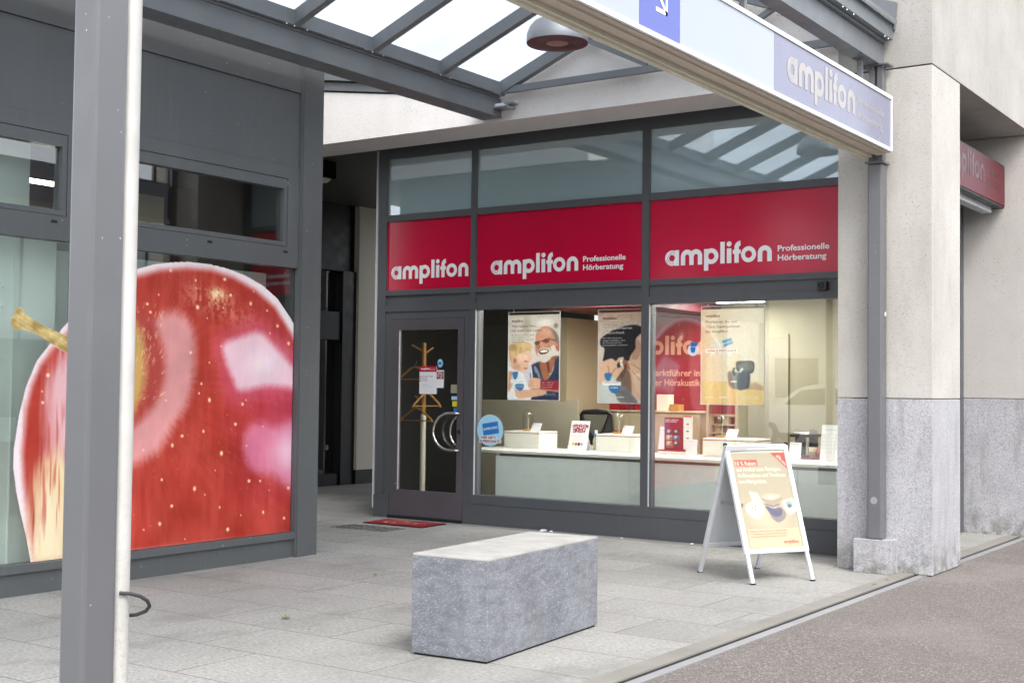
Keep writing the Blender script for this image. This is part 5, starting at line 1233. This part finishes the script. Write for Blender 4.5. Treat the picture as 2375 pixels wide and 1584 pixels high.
for i, s_ in enumerate(('Werden Sie aktiv für Ihr Gehör.', 'Damit Sie Momente mit', 'anderen Menschen intensiver', 'geniessen können.')): put_text(m, s_, A(.06, .245 + .026 * i), X1, Z1, sx * (.46, .35, .44, .27)[i], .011, .008, 1)
for i, s_ in enumerate(('Jetzt Termin für', 'einen Hörtest', 'vereinbaren!')): put_text(m, s_, A(.665, .803 + .026 * i), X1, Z1, sx * (.24, .22, .20)[i], .012, .01, 2)
put_text(m, 'SUPERPUNKTE', A(.07, .793), X1, Z1, sx * .235, .012, .01, 3); put_text(m, "+4'444", A(.165, .853), X1, Z1, sx * .13, .018, .02, 2)
for i in range(3): put_text(m, 'Angebot gültig in allen Filialen', A(.64, .925 + .012 * i), X1, Z1, sx * .3, .005, 0, 2)
m.build('lettering', ['maroon_text', 'black_text', 'letter_white', 'maroon_text'], pr1)
# poster 2: dark haired person fitting a hearing aid, seen from behind the ear
def gp(x, y): return ((x - 62) / 745 * 66, (y - 75) / 1440 * 92)
def Pg(pts, c, soft=1.0, a=1.0, sm=True): cv.poly([gp(*p) for p in pts], c, soft, a, sm)
def Eg(x, y, rx, ry, c, soft=.3, a=1.0, rot=0.0): X, Y = gp(x, y); cv.ell(X, Y, rx / 745 * 66, ry / 1440 * 92, c, soft, a, rot)
cv = Canvas(0, 66, 0, 92, 130, 182, (206, 192, 178)); cv.blend(np.clip(1 - cv.Y / 30, 0, 1), (176, 146, 128), .8)
Pg([(520, 430), (660, 420), (810, 500), (810, 1515), (600, 1515), (480, 1200), (480, 700)], (206, 170, 144), 2)
Pg([(560, 500), (640, 600), (600, 800), (520, 860), (520, 600)], (170, 130, 108), 2, .8)
Pg([(90, 600), (90, 500), (170, 420), (260, 360), (400, 300), (560, 280), (680, 340), (700, 390), (620, 430), (560, 520), (560, 650), (500, 760), (470, 880), (430, 1040), (370, 1130), (300, 900), (140, 870), (120, 860), (145, 660)], (40, 40, 48), 1.0)
for k in range(7): cv.line([gp(150 + 30 * k, 620), gp(200 + 40 * k, 740), gp(240 + 45 * k, 860)], .25, (92, 94, 106), .5)
Pg([(300, 1000), (430, 960), (500, 1100), (500, 1500), (330, 1515), (300, 1200)], (110, 82, 70), 2.5, .85)
Pg([(80, 900), (140, 850), (240, 810), (300, 850), (340, 800), (400, 790), (400, 830), (330, 880), (300, 980), (340, 960), (400, 920), (410, 960), (340, 1080), (300, 1140), (200, 1180), (90, 1240)], (222, 178, 146), 1.0)
cv.line([gp(190, 930), gp(210, 990), gp(200, 1040)], .5, (160, 104, 78), .8); cv.line([gp(300, 960), gp(250, 1050)], .5, (170, 112, 84), .8)
Pg([(355, 840), (390, 830), (400, 900), (385, 935), (360, 920)], (236, 232, 226), .5); Eg(420, 870, 34, 40, (168, 96, 66)); Eg(470, 930, 30, 60, (176, 104, 72), .5)
Pg([(460, 850), (560, 830), (640, 880), (740, 1000), (810, 1100), (810, 1250), (640, 1180), (520, 1020), (470, 900)], (214, 174, 142), 1.0); Pg([(500, 980), (560, 1000), (640, 1120), (810, 1330), (810, 1515), (640, 1400), (540, 1180)], (220, 184, 154), 1.0)
cv.line([gp(500, 890), gp(600, 960), gp(720, 1100)], .4, (160, 110, 84), .8); cv.line([gp(560, 1090), gp(620, 1060)], 1.0, (236, 214, 196), .8); cv.line([gp(520, 1010), gp(620, 1150), gp(760, 1330)], .4, (160, 110, 84), .8)
Pg([(62, 1240), (120, 1230), (300, 1300), (470, 1380), (620, 1515), (62, 1515)], (196, 200, 198), 1.4); Pg([(300, 1320), (400, 1240), (480, 1330), (600, 1515), (380, 1515), (310, 1420)], (120, 120, 124), 1.2)
for k in range(4): cv.line([gp(340 + 30 * k, 1320), gp(460 + 34 * k, 1500)], .3, (70, 70, 76), .7)
Eg(230, 1220, 95, 130, (176, 216, 236), .25, .6)
Pg([(150, 1050), (245, 1048), (242, 1100), (226, 1150), (195, 1172), (160, 1130)], (44, 116, 186), .4); Pg([(215, 1245), (350, 1240), (345, 1320), (290, 1368), (225, 1330)], (40, 120, 190), .4)
cv.poly([gp(120, 1180), gp(372, 1180), gp(372, 1240), gp(120, 1240)], (238, 238, 240), .3, smooth=False); cv.poly([gp(635, 1215), gp(810, 1215), gp(810, 1325), gp(635, 1325)], (160, 36, 56), .3, smooth=False)
p2, pr2, A, sx = hanging('p', 'hanging poster of two hands fitting a hearing aid behind a dark haired head', -6.928, -6.254, 2.318, 1.352, cv)
m = MB(); logo(m, A(.075, .080), X1, Z1, .165 / 1.15, 0)
for i, s_ in enumerate(('Hörgeräte machen', 'einen spürbaren', 'Unterschied.')): put_text(m, s_, A(.075, .135 + .051 * i), X1, Z1, sx * (.62, .53, .40)[i], .027, .014, 1)
for i, s_ in enumerate(('96 % aller Hörgeräte-', 'träger bestätigen, dass', 'die Hörsysteme ihre', 'Lebensqualität verbessern.')): put_text(m, s_, A(.075, .29 + .026 * i), X1, Z1, sx * (.36, .41, .35, .46)[i], .013, .012, 1)
put_text(m, 'SUPERPUNKTE', A(.11, .785), X1, Z1, sx * .26, .013, .01, 0); put_text(m, "+4'444", A(.21, .845), X1, Z1, sx * .15, .02, .02, 1)
put_text(m, 'Gratis', A(.78, .83), X1, Z1, sx * .14, .012, .01, 1); put_text(m, 'testen', A(.78, .855), X1, Z1, sx * .14, .012, .01, 1); logo(m, A(.34, .945), X1, Z1, .09 / 1.15, 1)
m.build('lettering', ['maroon_text', 'letter_white'], pr2)
# poster 3: hearing aid charging case on a table
def gp(x, y): return ((x - 770) / 880 * 66, (y - 130) / 1375 * 92)
def Pg(pts, c, soft=1.0, a=1.0, sm=True): cv.poly([gp(*p) for p in pts], c, soft, a, sm)
def Eg(x, y, rx, ry, c, soft=.3, a=1.0, rot=0.0): X, Y = gp(x, y); cv.ell(X, Y, rx / 880 * 66, ry / 1375 * 92, c, soft, a, rot)
cv = Canvas(0, 66, 0, 92, 130, 182, (226, 212, 180)); cv.blend(np.clip(1 - cv.X / 16, 0, 1), (226, 186, 142), .8); cv.blend(np.clip((cv.X - 20) / 30, 0, 1), (232, 228, 210), .7)
cv.poly([gp(770, 1170), gp(940, 1180), gp(1530, 1180), gp(1650, 1270), gp(1650, 1505), gp(770, 1505)], (234, 202, 130), .8, smooth=False); cv.blend(cv.noise(5, 30, 5) * (cv.Y > 70), (216, 184, 112), .4)
cv.poly([gp(1540, 1190), gp(1650, 1250), gp(1650, 1300), gp(1450, 1290), gp(1300, 1290)], (190, 160, 128), 1.2, .9, False)
Pg([(1262, 940), (1280, 890), (1380, 880), (1500, 890), (1520, 980), (1480, 1060), (1330, 1050), (1270, 1010)], (62, 70, 72), .7); Pg([(1300, 930), (1460, 900), (1500, 970), (1460, 1030), (1340, 1020)], (112, 120, 114), 1.0, .8)
Pg([(1150, 1050), (1200, 1030), (1320, 1050), (1450, 1050), (1450, 1240), (1400, 1285), (1240, 1285), (1170, 1240), (1150, 1160)], (122, 130, 118), .8); Pg([(1300, 1060), (1450, 1050), (1450, 1240), (1400, 1285), (1290, 1285)], (64, 72, 92), .8)
Pg([(1210, 1040), (1225, 985), (1250, 980), (1240, 1030), (1260, 1080), (1220, 1090)], (44, 48, 46), .5); Pg([(1310, 1040), (1330, 990), (1370, 985), (1340, 1040)], (214, 220, 220), .5)
cv.poly([gp(1190, 1165), gp(1275, 1170), gp(1275, 1192), gp(1190, 1188)], (236, 238, 236), .4, smooth=False)
cv.poly([gp(1060, 590), gp(1190, 545), gp(1220, 625), gp(1090, 680)], (74, 148, 200), .4, smooth=False); cv.poly([gp(1070, 630), gp(1205, 590), gp(1208, 600), gp(1075, 645)], (196, 222, 236), .3, smooth=False)
Eg(990, 640, 90, 60, (190, 220, 232), .4, .5)
cv.poly([gp(830, 708), gp(1285, 708), gp(1285, 760), gp(830, 760)], (244, 240, 232), .3, smooth=False); cv.poly([gp(900, 765), gp(1200, 765), gp(1200, 812), gp(900, 812)], (242, 238, 228), .3, .9, False)
p3, pr3, A, sx = hanging('p', 'hanging pale yellow poster of a dark charging case with blue bonus card', -5.738, -5.058, 2.322, 1.358, cv)
m = MB(); logo(m, A(.07, .083), X1, Z1, .15 / 1.15, 0)
for i, s_ in enumerate(('Profitieren Sie von', 'Coop Superpunkten', 'bei Amplifon!')): put_text(m, s_, A(.07, .145 + .051 * i), X1, Z1, sx * (.50, .55, .36)[i], .027, .012, 0)
put_text(m, "+4'444 SUPERPUNKTE", A(.085, .450), X1, Z1, sx * .48, .021, .016, 0); put_text(m, 'BEIM KAUF VON', A(.22, .472), X1, Z1, sx * .2, .010, .01, 0); put_text(m, 'HIGH-END-HÖRGERÄTEN', A(.17, .492), X1, Z1, sx * .3, .010, .01, 0)
put_text(m, 'supercard', A(.06, .935), X1, Z1, sx * .14, .013, .01, 1); logo(m, A(.29, .935), X1, Z1, .09 / 1.15, 1)
for i in range(3): put_text(m, 'Das Angebot gilt beim Kauf von zwei Geräten', A(.64, .915 + .014 * i), X1, Z1, sx * .3, .006, 0, 1)
m.build('lettering', ['maroon_text', 'letter_white'], pr3)
t = thing('bonus_sticker', 'small round white and blue sticker on the glass just left of the yellow poster', 'sticker', (-5.78, 11.548, 1.87))
m = MB(); solid_disc(m, -5.775, 1.895, .058, .058, 11.546); m.build('film', 'paper', t)
m = MB(); m.box(-5.80, -5.735, 11.5445, 11.5455, 1.93, 1.975); m.prism([(-5.80, 11.5455, 1.925), (-5.745, 11.5455, 1.925), (-5.75, 11.5455, 1.88), (-5.772, 11.5455, 1.865), (-5.795, 11.5455, 1.88)], (0, -.001, 0)); m.build('card_picture', 'blue_card', t)

# ------------------------------------------------------------------ across the street, seen only in reflections
ob = thing('opposite_building', 'pale panelled building across the street seen in the window reflections', 'building', (15, 20, 0))
m = MB(); m.box(13, 20, -6, 34, -.02, 6.6); m.build('wall', 'pale_green_panel', ob)
m = MB()
for k in range(20): m.box(12.94, 13, -6 + 2 * k, -5.95 + 2 * k, 0, 6.6)
m.build('panel_ribs', 'anthracite', ob); ob.children[-1]['kind'] = 'stuff'
B(12.6, 20.2, -6.2, 34.2, 6.6, 6.9).build('roof', 'anthracite', ob)
for k in range(8): B(12.93, 12.99, -3.6 + 4.4 * k, -1.2 + 4.4 * k, .6, 2.6).build('window', 'charcoal', ob)
bb = thing('street_house', 'plain pale house at the far end of the street', 'house', (-14, -34, 0))
B(-34, -2, -40, -32, -.02, 6.5).build('wall', 'warm_white', bb)
for k in range(7): B(-32 + 4.3 * k, -30 + 4.3 * k, -32, -31.95, 1.2, 3.0).build('window', 'charcoal', bb)
B(-34.4, -1.6, -40.2, -31.7, 6.5, 6.8).build('roof', 'anthracite', bb)
# white car parked on the street behind the camera (shows as a reflection)
car = thing('parked_car', 'white parked car reflected in the right shop window', 'car', (-13.6, -12.6, -.02))
def prof(pts, y0, y1, mat, name, bev=.03):
    m = MB(); m.prism([(x, y0, z) for x, z in pts], (0, y1 - y0, 0)); return m.build(name, mat, car, bevel=bev)
cx = -15.9
prof([(cx + .05, .35), (cx, .55), (cx + .08, .85), (cx + .9, 1.03), (cx + 1.2, 1.08), (cx + 4.2, 1.12), (cx + 4.5, .95), (cx + 4.55, .5), (cx + 4.45, .32), (cx + 3.95, .32), (cx + 3.8, .62), (cx + 3.3, .62), (cx + 3.1, .32), (cx + 1.25, .32), (cx + 1.1, .62), (cx + .6, .62), (cx + .45, .32)], -13.5, -11.7, 'white_lacquer', 'body')
prof([(cx + 1.05, 1.07), (cx + 1.75, 1.58), (cx + 2.2, 1.68), (cx + 3.8, 1.66), (cx + 4.35, 1.13)], -13.38, -11.82, 'white_lacquer', 'cabin')
for s_ in (-11.81, -13.405):
    prof([(cx + 1.35, 1.12), (cx + 1.85, 1.52), (cx + 2.55, 1.58), (cx + 2.55, 1.12)], s_, s_ + .015, 'black_paint', 'side_window', 0)
    prof([(cx + 2.65, 1.12), (cx + 2.65, 1.58), (cx + 3.7, 1.55), (cx + 4.05, 1.12)], s_, s_ + .015, 'black_paint', 'side_window', 0)
for x in (cx + .85, cx + 3.55):
    for ya, yb in ((-11.92, -11.69), (-13.51, -13.28)):
        w = MB().cyl((x, ya, .31), (x, yb, .31), .31, 28).build('wheel', 'rubber', car); y_ = yb if ya > -12.5 else ya
        MB().cyl((x, y_ - .004, .31), (x, y_ + .006, .31), .2, 20).build('rim', 'alu', w)
B(cx - .01, cx + .12, -12.0, -11.74, .68, .82).build('headlight', 'cup_glass', car); B(cx - .01, cx + .12, -13.45, -13.2, .68, .82).build('headlight', 'cup_glass', car)
